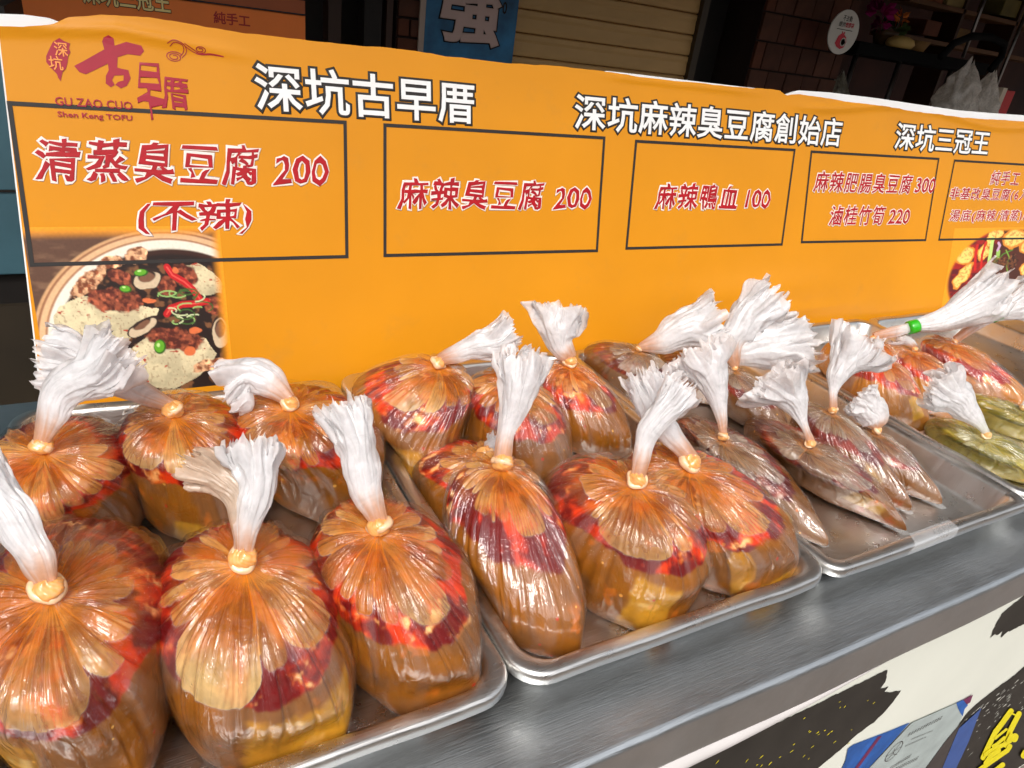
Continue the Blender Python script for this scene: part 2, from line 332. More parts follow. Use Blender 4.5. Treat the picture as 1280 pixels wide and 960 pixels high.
# ------------------------------------------------------------------ counter with skirt banner
def build_counter():
    t = empty('market_counter', (.9, .62, 0), label='long worn steel counter with folded front edge under the trays', cat='counter')
    pr = [(.93+.10, CT), (.30, CT), (.2850, CT), *[(.2710+.008*(1-math.sin(k_*math.pi/20)), CT-.008*(1-math.cos(k_*math.pi/20))) for k_ in range(11)], (.2710, CT-.012), (.2710, .799), (.2714, .7965), (.273, .7948), (.280, .7945)]
    xs = np.linspace(-1.6, 4.2, 120); V = []; Fc = []
    n = len(pr)
    for x in xs:
        for (y, z) in pr:
            wob = (.0012*math.sin(x*7)+.0008*math.sin(x*19)) if y < .29 else 0
            V.append((x-.9, y-.62+wob, z))
    for i in range(len(xs)-1):
        for k in range(n-1): Fc.append((i*n+k, i*n+k+1, (i+1)*n+k+1, (i+1)*n+k))
    link('counter_top', pmesh('counter_top', V, Fc), M['counter'], t, smooth=True)
    lm = simple('counter_leg_steel', (.3, .3, .3), .5, metal=1)
    for x in (-2.3, -.8, 1.0, 3.0):
        for y in (-.24, .34): link('leg', box_me('leg', x, x+.04, y, y+.04, 0, .80), lm, t)
build_counter()

def poly_me(name, pts, y):
    bm = bmesh.new(); vs = [bm.verts.new((x, y, z)) for x, z in pts]; f = bm.faces.new(vs)
    f.normal_update()
    if f.normal.y > 0: f.normal_flip()
    bmesh.ops.triangulate(bm, faces=[f]); me = bpy.data.meshes.new(name); bm.to_mesh(me); bm.free(); return me
def ribbon(pts, wd, y, seg=8):
    """stroke with round ends, as one flat strip"""
    bm = bmesh.new(); P = [Vector((a, b)) for a, b in pts]; L = []; R = []
    for i, p in enumerate(P):
        t = (P[min(i+1, len(P)-1)]-P[max(i-1, 0)]).normalized(); nn = Vector((-t.y, t.x)); L.append(p+nn*wd/2); R.append(p-nn*wd/2)
    t0 = (P[1]-P[0]).normalized(); t1 = (P[-1]-P[-2]).normalized()
    def cap(p, t):
        nn = Vector((-t.y, t.x)); return [p+(nn*math.cos(a)+t*math.sin(a))*wd/2 for a in np.linspace(0, math.pi, seg+2)[1:-1]]
    pts2 = L+cap(P[-1], t1)+R[::-1]+cap(P[0], -t0)
    vs = [bm.verts.new((q.x, y, q.y)) for q in pts2]
    f = bm.faces.new(vs); bmesh.ops.triangulate(bm, faces=[f]); bmesh.ops.recalc_face_normals(bm, faces=bm.faces[:])
    me = bpy.data.meshes.new('stroke'); bm.to_mesh(me); bm.free(); return me

def build_skirt():
    PY = .2770
    t = empty('skirt_banner', (.9, PY, .75), label='glossy printed banner hanging below the counter edge, white paint swash over black', cat='banner')
    ch = lambda me: me
    off = Matrix.Translation((-.9, -PY, -.75))
    def put(name, me, mt, **k):
        me.transform(off); return link(name, me, mt, t, **k)
    glossy = lambda n, c, v=.08, s=30, st=(1, 1, 1): simple(n, c, .5, vary=v, scale=s, spec=.25, stretch=st)
    white = glossy('skirt_white', lin(222, 223, 211), .07, 3)
    black = glossy('skirt_black', lin(44, 41, 37), .25, 14)
    blue = glossy('skirt_blue', lin(38, 88, 160), .35, 20); red = glossy('skirt_red', lin(110, 40, 80)); grey = glossy('skirt_grey', lin(168, 178, 176), .12, 18)
    blue2 = glossy('skirt_flat_blue', lin(60, 88, 150)); dark = glossy('skirt_dark_grey', lin(68, 62, 60)); yel = glossy('skirt_yellow', lin(232, 216, 20), .08, 60)
    me = box_me('sheet', -1.6, 4.2, PY, PY+.002, .05, .7942); put('sheet', me, white)
    rng = random.Random(5)
    def rough_poly(p, amp, sub=.006):
        out = []
        for i in range(len(p)):
            a = Vector(p[i]); b = Vector(p[(i+1) % len(p)]); n = max(1, int((b-a).length/sub))
            nn = Vector((-(b-a).y, (b-a).x)).normalized()
            for k in range(n):
                q = a.lerp(b, k/n); q += nn*rng.uniform(-amp, amp)
                out.append((q.x, q.y))
        return out
    b1 = [(-1.55, .7656), (.4379, .7656), (.7574, .7661), (.7692, .7381), (.7651, .730), (.7751, .7252), (.7835, .7242), (.781, .716), (.7957, .7068), (.805, .705), (.8266, .6969), (.8231, .6831), (.8144, .6639), (.7985, .6481), (.77, .6406), (.7435, .6212), (.7074, .6022), (.526, .55), (.416, .50), (-1.55, .3)]
    put('black_paint_patch', poly_me('p', rough_poly(b1, .0012), PY-.0008), black)
    b3 = [(1.0526, .7925), (1.008, .7681), (1.0105, .7473), (1.013, .735), (1.0192, .7159), (1.028, .722), (1.0416, .7135), (1.048, .719), (1.0595, .7016), (1.0709, .7086), (1.3, .70), (1.6, .7925)]
    put('black_paint_patch', poly_me('p', rough_poly(b3, .0015), PY-.0008), black)
    b2 = [(1.75, .66), (1.3529, .5806), (1.2398, .5619), (1.2159, .5494), (1.1808, .5422), (1.152, .5326), (1.1285, .5226), (1.1137, .5106), (1.1104, .4888), (1.1077, .4482), (1.0775, .3905), (1.0736, .3054), (1.05, .06), (4.1, .06), (4.1, .66)]
    put('black_paint_patch', poly_me('p', rough_poly(b2, .0016), PY-.0008), black)
    blp = [(.7633, .614), (.7726, .6173), (.855, .6004), (.911, .5905), (.8597, .5174), (.8481, .4993), (.80, .43), (.7786, .541), (.7745, .582)]
    put('blue_packet_print', poly_me('p', blp, PY-.0012), blue)
    put('red_stripe_print', poly_me('p', [(.831, .6029), (.842, .5990), (.824, .5357), (.8176, .5147), (.81, .5252), (.8139, .5458)], PY-.0016), red)
    put('grey_packet_print', poly_me('p', [(.9158, .5881), (1.0403, .5706), (1.101, .5068), (1.1057, .4843), (1.0907, .451), (1.0782, .3901), (1.0715, .365), (1.0, .2), (.8, .43), (.8481, .4993), (.8597, .5174)], PY-.0014), grey)
    put('packet_edge_line', ribbon([(.9158, .5881), (.8597, .5174), (.80, .43)], .0012, PY-.0017), dark)
    put('packet_edge_line', ribbon([(.9158, .5884), (1.0403, .5710)], .0007, PY-.0017), dark)
    put('packet_tip_print', poly_me('p', [(1.0375, .5719), (1.0595, .5692), (1.0911, .5412), (1.0875, .5333), (1.0991, .5095), (1.0614, .5461)], PY-.0018), blue)
    put('packet_tip_print', poly_me('p', [(1.0574, .5695), (1.0834, .5695), (1.0926, .547), (1.0834, .5466)], PY-.0021), red)
    put('dark_band_print', poly_me('p', [(1.1057, .4843), (1.0907, .451), (1.0782, .3901), (1.0715, .365), (1.06, .2), (1.20, .2), (1.1558, .3449), (1.1135, .4734), (1.1193, .4976)], PY-.0020), dark)
    put('blue_band_print', poly_me('p', [(1.1572, .5025), (1.2016, .3911), (1.2264, .3037), (1.26, .12), (1.15, .12), (1.1631, .31), (1.1558, .3449), (1.1135, .4734)], PY-.0024), blue2)
    # speckles of paint on the black
    bm = bmesh.new()
    def fleck(x, z, l, wd, an):
        c, s = math.cos(an), math.sin(an)
        vs = [bm.verts.new((x+a*l*c-b*wd*s, PY-.0011, z+a*l*s+b*wd*c)) for a, b in ((-1, 0), (-.4, -.6), (.5, -1), (1, 0), (.3, .9), (-.5, .7))]
        bm.faces.new(vs)
    bm2 = bm
    for i in range(70): fleck(rng.uniform(.3, .77), rng.uniform(.62, .75), rng.uniform(.0010, .0036), rng.uniform(.0006, .0015), rng.uniform(.2, 1.2))
    me = bpy.data.meshes.new('f'); bm.to_mesh(me); bm.free(); put('paint_speckle', me, yel, kind='stuff')
    bm = bmesh.new()
    for i in range(380):
        x = rng.uniform(1.12, 2.0); zt = .52+(x-1.12)*.16
        fleck(x, zt-abs(rng.gauss(0, .09))-.012, rng.uniform(.0015, .0075), rng.uniform(.0006, .0018), rng.uniform(.3, .9))
    me = bpy.data.meshes.new('f'); bm.to_mesh(me); bm.free(); put('paint_speckle', me, white, kind='stuff')
    # yellow hand-painted character, drawn as strokes on the print
    S = STROKES
    mes = [poly_me('k', pts, PY-.0028-.0002*i) for i, pts in enumerate(S)]
    put('yellow_lettering', join_me('y', mes[:11]+mes[12:]), yel); put('yellow_lettering', mes[11], yel)
    # rolled white edge of the sheet just under the counter lip
    xs = np.linspace(-1.5, .80, 60); V = []; Fc = []; K = 10
    for x in xs:
        s = min(1, (.80-x)/.30)**.8; h = .0285*s+.0002; r = .006*s
        for k in range(K):
            a = k/(K-1); V.append((x, PY-.0012-r*math.sin(math.pi*a)-.0004*math.sin(x*23), .7938-h*a))
    for i in range(len(xs)-1):
        for k in range(K-1): Fc.append((i*K+k, i*K+k+1, (i+1)*K+k+1, (i+1)*K+k))
    put('rolled_edge', pmesh('r', V, Fc), glossy('skirt_rolled_white', lin(205, 200, 198), .1, 9), smooth=True)
    # small round seal and print lines on the packet
    ring = [(.912+.017*math.cos(a)*1.0, .5265+.021*math.sin(a)) for a in np.linspace(0, 2*math.pi, 30)]
    mes = [ribbon(ring[:16], .0012, PY-.0019), ribbon(ring[15:], .0012, PY-.0020), ribbon([(.896, .524), (.928, .530)], .001, PY-.0021), ribbon([(.905, .508), (.918, .546)], .001, PY-.0022), ribbon([(.898, .514), (.914, .520), (.908, .536)], .0009, PY-.0023), ribbon([(.914, .520), (.926, .512)], .0011, PY-.0024)]
    put('seal_print', join_me('s', mes), dark)
    rp = random.Random(3); row = 0
    for (xa, za, xb, zb, hh) in ((.9287, .5560, 1.018, .5500, .0105), (.9480, .5350, 1.012, .5215, .0040), (.9420, .5230, 1.000, .5130, .0050), (.9330, .4760, .985, .4780, .0110), (.955, .4600, 1.020, .4520, .0120)):
        bm3 = bmesh.new(); n_ = 12 if hh > .008 else 26
        for k in range(n_):
            f0 = k/n_; x_ = xa+(xb-xa)*f0; z_ = za+(zb-za)*f0; w3 = (xb-xa)/n_*.62
            for q_ in range(3):
                zz = z_+hh*(q_/3-.5); ww3 = w3*rp.uniform(.5, 1)
                vs = [bm3.verts.new((x_+dx, PY-.0018-.00005*q_, zz+dz)) for dx, dz in ((0, 0), (ww3, 0), (ww3, hh*.14), (0, hh*.14))]; bm3.faces.new(vs)
            vs = [bm3.verts.new((x_+w3*.4+dx, PY-.0021, z_-hh*.5+dz)) for dx, dz in ((0, 0), (w3*.15, 0), (w3*.15, hh*.8), (0, hh*.8))]; bm3.faces.new(vs)
        me3 = bpy.data.meshes.new('print'); bm3.to_mesh(me3); bm3.free(); put('small_print', me3, dark, kind='stuff')
    return t
STROKES = [[(1.2987, 0.4298), (1.2958, 0.4032), (1.2914, 0.3781), (1.2927, 0.3744), (1.2973, 0.3686), (1.3044, 0.362), (1.3125, 0.3557), (1.3201, 0.3511), (1.3255, 0.349), (1.3278, 0.35), (1.3321, 0.376), (1.3347, 0.4036), (1.3332, 0.4074), (1.3283, 0.413), (1.3211, 0.4194), (1.3131, 0.4252), (1.3058, 0.4293), (1.3007, 0.4309)], [(1.2889, 0.3804), (1.3017, 0.3361), (1.319, 0.2863), (1.3221, 0.2812), (1.3282, 0.2744), (1.3362, 0.2672), (1.3445, 0.261), (1.3514, 0.2572), (1.3555, 0.2564), (1.3559, 0.259), (1.3374, 0.3102), (1.3238, 0.3557), (1.3211, 0.3603), (1.3154, 0.3665), (1.3079, 0.3729), (1.3002, 0.3783), (1.2937, 0.3817), (1.2897, 0.3825)], [(1.3532, 0.3952), (1.3631, 0.361), (1.3706, 0.3374), (1.3999, 0.2796), (1.4042, 0.2737), (1.4116, 0.2663), (1.4207, 0.2587), (1.4298, 0.2525), (1.437, 0.2489), (1.4407, 0.2488), (1.4403, 0.2522), (1.4096, 0.3112), (1.4021, 0.334), (1.3914, 0.3693), (1.3885, 0.374), (1.3823, 0.3804), (1.3741, 0.3871), (1.3657, 0.3928), (1.3585, 0.3964), (1.3541, 0.3973)], [(1.3258, 0.4045), (1.3746, 0.3731), (1.377, 0.3718), (1.3786, 0.3713), (1.3792, 0.3717), (1.3785, 0.373), (1.3768, 0.3749), (1.3744, 0.377), (1.3717, 0.379), (1.3231, 0.41), (1.3209, 0.4113), (1.3193, 0.4118), (1.3188, 0.4113), (1.3194, 0.4101), (1.3209, 0.4083), (1.3232, 0.4063)], [(1.3491, 0.3533), (1.3267, 0.346), (1.3218, 0.3412), (1.3219, 0.3398), (1.3237, 0.3373), (1.3269, 0.3341), (1.3307, 0.3309), (1.3345, 0.3283), (1.3375, 0.3269), (1.3391, 0.3269), (1.3437, 0.3315), (1.3664, 0.3387), (1.3667, 0.3398), (1.3652, 0.3422), (1.3622, 0.3453), (1.3584, 0.3485), (1.3544, 0.3512), (1.3511, 0.3529)], [(1.3676, 0.3204), (1.3475, 0.3119), (1.3352, 0.3141), (1.3337, 0.3136), (1.3346, 0.3111), (1.3376, 0.3073), (1.3422, 0.3028), (1.3476, 0.2985), (1.3526, 0.2953), (1.3562, 0.2938), (1.3705, 0.2914), (1.3916, 0.3001), (1.3918, 0.3017), (1.3896, 0.3051), (1.3854, 0.3094), (1.3801, 0.3139), (1.3747, 0.3177), (1.3702, 0.32)], [(1.4137, 0.2876), (1.3779, 0.292), (1.3326, 0.3019), (1.3204, 0.2983), (1.3198, 0.2964), (1.3222, 0.2924), (1.327, 0.287), (1.3334, 0.2813), (1.34, 0.2764), (1.3456, 0.2732), (1.349, 0.2725), (1.3596, 0.276), (1.4057, 0.2656), (1.4431, 0.2606), (1.4448, 0.2616), (1.4433, 0.265), (1.4388, 0.2703), (1.4322, 0.2763), (1.4249, 0.2819), (1.4183, 0.2859)], [(1.4323, 0.2604), (1.4354, 0.2476), (1.3906, 0.2447), (1.3447, 0.2401), (1.3437, 0.2383), (1.3461, 0.2339), (1.3514, 0.2276), (1.3587, 0.2207), (1.3665, 0.2145), (1.3733, 0.2103), (1.3777, 0.209), (1.4249, 0.2132), (1.4724, 0.216), (1.4702, 0.2322), (1.4677, 0.2367), (1.4619, 0.2431), (1.454, 0.2501), (1.4456, 0.2563), (1.4384, 0.2605), (1.4336, 0.262)], [(1.4134, 0.2999), (1.4172, 0.2916), (1.4225, 0.2842), (1.4321, 0.2745), (1.4442, 0.2645), (1.4565, 0.2561), (1.4664, 0.251), (1.472, 0.2504), (1.4719, 0.2544), (1.4677, 0.2631), (1.4621, 0.2708), (1.4523, 0.2806), (1.4401, 0.2905), (1.4281, 0.2986), (1.4186, 0.3032), (1.4134, 0.3037)], [(1.3763, 0.281), (1.3502, 0.2796), (1.3504, 0.2556), (1.3523, 0.2514), (1.3575, 0.245), (1.3651, 0.2377), (1.3735, 0.2309), (1.3811, 0.2261), (1.3864, 0.2241), (1.3882, 0.2254), (1.387, 0.2482), (1.4119, 0.2487), (1.4133, 0.2504), (1.4107, 0.2551), (1.4049, 0.2617), (1.3969, 0.2689), (1.3884, 0.2753), (1.3811, 0.2796)], [(1.4668, 0.1855), (1.4527, 0.1804), (1.4349, 0.1802), (1.4335, 0.1784), (1.4361, 0.1734), (1.4424, 0.1662), (1.451, 0.1581), (1.4603, 0.1507), (1.4685, 0.1455), (1.4738, 0.1436), (1.4932, 0.1437), (1.5084, 0.149), (1.5088, 0.1517), (1.5049, 0.1576), (1.4975, 0.1654), (1.4882, 0.1735), (1.4789, 0.1804), (1.4712, 0.1846)], [(1.5611, 0.1714), (1.5664, 0.1573), (1.5709, 0.1506), (1.5798, 0.1413), (1.5916, 0.1312), (1.6039, 0.1222), (1.6142, 0.1163), (1.6205, 0.1147), (1.6213, 0.1177), (1.6156, 0.1324), (1.6109, 0.1393), (1.6016, 0.1487), (1.5898, 0.1587), (1.5778, 0.1673), (1.5679, 0.1728), (1.562, 0.1742)], [(1.3881, 0.3202), (1.3958, 0.2964), (1.3978, 0.2932), (1.4019, 0.2888), (1.4074, 0.2841), (1.4131, 0.28), (1.4179, 0.2774), (1.4208, 0.2767), (1.4213, 0.2782), (1.4132, 0.3026), (1.4112, 0.3058), (1.4071, 0.3101), (1.4017, 0.3147), (1.3961, 0.3186), (1.3914, 0.3211), (1.3886, 0.3216)]]
build_skirt()
# ------------------------------------------------------------------ trays
def rrect(x0, x1, y0, y1, r, seg=7, edge=14):
    P = []
    for cx, cy, a0 in ((x1-r, y1-r, 0), (x0+r, y1-r, 90), (x0+r, y0+r, 180), (x1-r, y0+r, 270)):
        for k in range(seg+1):
            a = math.radians(a0+90*k/seg); P.append((cx+r*math.cos(a), cy+r*math.sin(a)))
    out = []
    n = len(P)
    for i in range(n):
        a = P[i]; b = P[(i+1) % n]; d = math.hypot(b[0]-a[0], b[1]-a[1])
        m_ = edge if d > .05 else 1
        for k in range(m_): out.append((a[0]+(b[0]-a[0])*k/m_, a[1]+(b[1]-a[1])*k/m_))
    return out
def tray(label, x0, dz=0, rot=0, seed=0, dent=.0012, Wd=.402, rad=.034):
    D = .594; zr = .9+dz
    prof = [(-.0005, zr-.013), (-.001, zr-.009), (-.0005, zr-.003), (.001, zr-.0008), (.003, zr), (.0125, zr-.0006), (.0155, zr-.0022), (.0175, zr-.006), (.026, zr-.034), (.0275, zr-.0375), (.031, zr-.0395), (.037, zr-.040)]
    t = empty('steel_tray', (x0+Wd/2, .332+D/2, .86), rot=(0, 0, rot), label=label, cat='tray', group='stainless steel trays in a row on the counter')
    V = []; Fc = []; rings = []
    for k, (ins, z) in enumerate(prof):
        R = rrect(-Wd/2+ins, Wd/2-ins, -D/2+ins, D/2-ins, max(rad-ins*.35, .010))
        rings.append(len(R))
        for (x, y) in R:
            dd = dent*(float(vn(x*16, y*16, seed*3.1, seed))-.5)*2
            V.append((x+dd*.6, y+dd*.6, z-.86+dd*(1 if k < 9 else .3)))
    n = rings[0]
    for k in range(len(prof)-1):
        for i in range(n): Fc.append((k*n+i, k*n+(i+1) % n, (k+1)*n+(i+1) % n, (k+1)*n+i))
    Fc.append(tuple((len(prof)-1)*n+i for i in range(n)))
    o = link('pan', pmesh('pan', V, Fc), M['tray'], t, smooth=True)
    return t
# Rim planes differ by a few millimetres: every second tray rests on its neighbour's lip.
TR = [(-.147, 0, 0.0, 'leftmost steel tray, holding the largest red soup bags, its left end outside the frame'),
      (.2580, .0035, 0.0, 'second steel tray from the left, rounded front corner resting over its neighbour'),
      (.6640, .0015, 0.0, 'third steel tray from the left, half empty with torn tape on its front rim'),
      (1.0820, .0040, 0.0, 'fourth steel tray from the left, with green vegetable bag and orange bags'),
      (1.4870, .0010, 0.0, 'fifth steel tray at the right edge, mostly grey empty floor')]
TRAYS = [tray(l, x, dz, r, i, Wd=.4155 if i == 2 else .402, rad=.020 if i == 2 else .034) for i, (x, dz, r, l) in enumerate(TR)]
def tape_strip():
    t = TRAYS[2]; Q = [(-.2890, .04155), (-.2840, .04195), (-.2935, .04195), (-.2964, .0410), (-.2980, .0385), (-.2984, .033), (-.2980, .0285)]
    Q = [(-.2800, .0419), (-.2860, .0421), (-.2930, .0422), (-.2968, .0412), (-.2982, .0385), (-.2986, .033), (-.2982, .0285)]
    V = []; Fc = []
    for k, (y, z) in enumerate(Q):
        for x in np.linspace(-.052-.004*k, .034-.002*k, 12): V.append((x, y, z+.0008*float(vn(x*90, k*.5, 0, 5))))
    for k in range(len(Q)-1):
        for i in range(11): Fc.append((k*12+i, k*12+i+1, (k+1)*12+i+1, (k+1)*12+i))
    me = pmesh('tape_strip', V, Fc); add_attr(me, 'Col', np.tile((.85, .86, .88), (len(V), 1))); link('tape_strip', me, M['flap'], t, smooth=True)
tape_strip()

# ------------------------------------------------------------------ soup bags
PROF = np.array([(0.05, 1.0), (0.16, .985), (0.38, .945), (0.62, .86), (0.83, .71), (0.96, .52), (1.0, .33), (0.95, .14), (0.84, .03), (0.6, 0.0), (0.0, 0.0)])
def profile(n):
    P = np.vstack([2*PROF[0]-PROF[1], PROF, 2*PROF[-1]-PROF[-2]]); out = []
    for i in range(1, len(P)-2):
        for t in np.linspace(0, 1, 24, endpoint=False):
            a, b, c, d = P[i-1:i+3]
            out.append(.5*((2*b)+(-a+c)*t+(2*a-5*b+4*c-d)*t*t+(-a+3*b-3*c+d)*t**3))
    out.append(PROF[-1]); out = np.array(out)
    s = np.r_[0, np.cumsum(np.hypot(*np.diff(out, axis=0).T))]; s /= s[-1]
    q = np.linspace(0, .86, n)
    return np.interp(q, s, out[:, 0]), np.maximum(np.interp(q, s, out[:, 1]), 0), q
FLOOR = .8615
# content palettes: dry film, bright dry film, edge, oil, hot oil, broth, murky broth, solid
PAL = {
 'red': dict(dry=(.60, .205, .020), dry2=(.92, .52, .14), edge=(.95, .30, .015), oil=(.15, .002, .002), hot=(.66, .035, .003), broth=(.28, .090, .006), murk=(.21, .082, .024), solid=(.60, .28, .020), chunk=(.85, .20, .015), cream=(.98, .74, .32), am=.84),
 'brown': dict(dry=(.34, .22, .12), dry2=(.60, .50, .38), edge=(.62, .22, .03), oil=(.10, .006, .004), hot=(.25, .022, .008), broth=(.17, .058, .007), murk=(.23, .12, .06), solid=(.34, .18, .035), chunk=(.40, .05, .02), cream=(.74, .66, .55), am=.85),
 'green': dict(dry=(.40, .34, .06), dry2=(.80, .78, .55), edge=(.60, .55, .22), oil=(.16, .14, .012), hot=(.45, .36, .03), broth=(.30, .23, .02), murk=(.46, .36, .08), solid=(.80, .52, .03), chunk=(.14, .14, .012), cream=(.85, .84, .68), am=.6),
 'orange': dict(dry=(.62, .22, .035), dry2=(.78, .40, .10), edge=(.85, .26, .02), oil=(.30, .006, .003), hot=(.75, .06, .006), broth=(.46, .17, .02), murk=(.46, .24, .15), solid=(.78, .40, .04), chunk=(.92, .28, .02), cream=(.90, .62, .30), am=.8),
}
def mixc(C, c, f):
    return C*(1-f[..., None])+np.array(c)*f[..., None] if not isinstance(c, np.ndarray) or c.ndim == 1 else C*(1-f[..., None])+c*f[..., None]
LBASE = {'B': .235, 'C': .225, 'D': .24, 'K': .20}
SOLIDS = {'A': [(-125, .30, .30, .30)], 'B': [(-75, .30, .55, .26)], 'E': [(-95, .2, .35, .14)], 'F': [(-70, .2, .35, .2)], 'H': [(-115, .25, .4, .22)], 'L': [(-112, .28, .30, .30)], 'M': [(-62, .12, .6, .13), (-112, .42, .16, .30)]}
LIMX = {'A': (-.2, .243), 'B': (-.2, .243), 'C': (-.2, .240), 'D': (-.2, .243), 'E': (-.2, .243), 'F': (-.2, .243), 'H': (.275, .648), 'I': (.275, .648), 'J': (.275, .648), 'K': (.275, .648), 'K2': (.275, .648), 'L': (.275, .648), 'M': (.275, .650)}
def bag_meshes(key, geo, tip, seed, pal, hi, front=1.0):
    cx, cy, a, b, H, kx, ky = geo
    rs = np.random.RandomState(seed)
    NP, NR = (430, 190) if hi == 2 else (300, 130) if hi == 1 else (200, 84)
    r, z, s = profile(NR); ph = np.linspace(-np.pi, np.pi, NP, endpoint=False)
    R, PH = np.meshgrid(r, ph, indexing='ij'); Z = np.repeat(z[:, None], NP, 1); S = np.repeat(s[:, None], NP, 1)
    low = np.clip(1-Z/.75, 0, 1)
    R = R*(1-.10*low*(.5+.5*np.cos(2*(PH-np.radians(tip[0][0])+np.pi/2))))
    for (pa, amp, wd) in tip:
        d = (PH-np.radians(pa)+np.pi) % (2*np.pi)-np.pi
        R = R*(1+(amp*1.45+.03)*np.exp(-(np.abs(d)/(wd*.85))**1.25)*low**1.2)
    c_, s_ = np.cos(PH), np.sin(PH)
    # irregular fullness
    R = R*(1+.045*(fbm(c_*1.3+5, s_*1.3, Z*1.2+seed, seed)-.5)*2*sstep(.05, .3, S))
    lx, ly = a*R*c_, b*R*s_
    w_ = Z**2; w_ = w_*w_*(3-2*w_)
    X = lx+(kx-cx)*w_; Y = ly+(ky-cy)*w_; Zz = H*Z
    # petals of gathered film: a few wide ones, many narrow, the widest towards the street
    n = rs.randint(14, 19); wd = rs.uniform(.35, 1.0, n)**1.2
    wd[rs.choice(n, 3, replace=False)] *= rs.uniform(1.6, 2.6, 3)
    wd = wd/wd.sum()*2*np.pi; e = np.r_[0, np.cumsum(wd)][:-1]
    big = int(np.argmax(wd)); rot0 = (e[big]+wd[big]/2)-(np.radians(-105+rs.uniform(-50, 50))+np.pi)
    base = (PH+np.pi+rot0+.16*(fbm(c_*3, s_*3, S*4, seed+3)-.5)*sstep(.04, .4, S)*2) % (2*np.pi)
    idx = np.clip(np.searchsorted(e, base, side='right')-1, 0, n-1)
    q = (base-e[idx])/wd[idx]*2-1          # -1..1 across a petal
    ctr = e+wd/2-np.pi-rot0
    toward = np.cos(ctr-np.radians(-105))
    Lk = LBASE.get(key, .215)+.038*toward*front+rs.uniform(-.028, .026, n)+.075*(wd/wd.max())*(.4+.6*toward)
    pw = rs.uniform(2.0, 4.0, n)[idx]
    L = Lk[idx]*(1-.26*np.abs(q)**(pw+1.5))+.016*(fbm(c_*7, s_*7, 1.7, seed+8)-.5)
    inner = S < L
    # geometry of the pleats
    A = sstep(.015, .14, S)*(1-sstep(.26, .55, S))
    sc_ = min(a, b)
    d1 = (1-np.abs(q)**1.7)*.060*sc_*A*np.minimum(1, wd[idx]/.35)*rs.uniform(.6, 1.3, n)[idx]
    fr = np.abs(((base*8.0+5*fbm(c_*2, s_*2, S*2, seed+5)) % 1)*2-1)
    d2 = fr*.024*sc_*sstep(.02, .1, S)*(1-sstep(.16, .42, S))*(.3+1.4*fbm(c_*2, s_*2, 0, seed+15))
    cre = fbm(c_*4.5, s_*4.5, S*1.6, seed+11, 3); cre = 1-np.abs(cre*2-1)
    d3 = (sstep(.80, .99, cre))*.025*sc_*sstep(.22, .34, S)*(1-sstep(.44, .60, S))
    d4 = (fbm(X*13+9, Y*13, Zz*13, seed+2, 2)-.5)*.16*sc_*sstep(.28, .55, S)*(1-sstep(.62, .8, S))
    D = d1+d2-d3+d4
    def normals(X, Y, Z_):
        dxr, dyr, dzr = np.gradient(X, axis=0), np.gradient(Y, axis=0), np.gradient(Z_, axis=0)
        f_ = lambda A_: (np.roll(A_, -1, 1)-np.roll(A_, 1, 1))/2
        dxp, dyp, dzp = f_(X), f_(Y), f_(Z_)
        nx, ny, nz = dyr*dzp-dzr*dyp, dzr*dxp-dxr*dzp, dxr*dyp-dyr*dxp
        l = np.sqrt(nx*nx+ny*ny+nz*nz)+1e-12; return nx/l, ny/l, nz/l
    # the low part of the bag stays inside its tray
    lw = 1-sstep(.03, .085, Zz)
    sp = lambda t_, k_=.007: np.logaddexp(0, t_/k_)*k_
    yl = .356-cy; Y = Y+(yl+sp(Y-yl)-Y)*lw
    x0_, x1_ = LIMX.get(key, (.685, 3.0)); x0_ -= cx; x1_ -= cx; X = X+(x0_+sp(X-x0_)-X)*lw; X = X+(x1_-sp(x1_-X)-X)*lw
    nx, ny, nz = normals(X, Y, Zz)
    if nz[3].mean() < 0: nx, ny, nz = -nx, -ny, -nz
    # the soup inside: same body a little smaller, slack below the knot
    off = .0016+.010*(1-sstep(.05, .30, S))*sc_/.08-d4+d3
    X0, Y0, Z0 = X-nx*off, Y-ny*off, np.maximum(Zz-nz*off, .0006)
    X = X+nx*D; Y = Y+ny*D; Zz = np.maximum(Zz+nz*D, 0.0)
    Zz = np.where(S > .78, Zz*.5, Zz)
    # ---- colours of the soup
    P = PAL[pal]; sh = X.shape
    n1 = fbm(c_*3.2, s_*3.2, S*6, seed+20, 4); n2 = fbm(X*62, Y*62, Zz*62, seed+21, 4); n3 = fbm(X*20+3, Y*20, Zz*20, seed+22, 3)
    C = np.broadcast_to(np.array(P['broth']), sh+(3,)).copy()
    C = mixc(C, P['murk'], sstep(.46, .62, n3)*.9)
    for (pa, hf, ww, hw) in SOLIDS.get(key, [(rs.uniform(-130, 0), rs.uniform(.2, .5), rs.uniform(.15, .35), rs.uniform(.12, .25))] if pal != 'red' else []):
        d = (PH-np.radians(pa)+np.pi) % (2*np.pi)-np.pi; rotq = rs.uniform(-.5, .5)
        uu = d/ww; vv = (Z-hf)/hw; u2, v2 = uu+rotq*vv, vv-rotq*uu
        mxx = np.maximum(np.abs(u2), np.abs(v2))+.5*(n2-.5)
        f_ = 1-sstep(.80, 1.05, mxx)
        C = mixc(C, tuple(np.array(P['solid'])), f_*.9)
        C = mixc(C, tuple(np.array(P['solid'])*np.array((.6, .5, .6))), f_*sstep(.50, .68, n3)*.7)
        C = mixc(C, P['cream'], f_*sstep(.56, .70, n2)*.35)
    C = mixc(C, P['chunk'], sstep(.60, .72, n2)*.35*sstep(.45, .58, n1))
    zl = .865+.06*(n1-.5)*2; wb = .09+.10*n3
    zq = Z+.05*(n3-.5)*2
    band = sstep(zl-wb-.07, zl-wb-.05+.05*(n2-.3), zq)     # oil floats on top
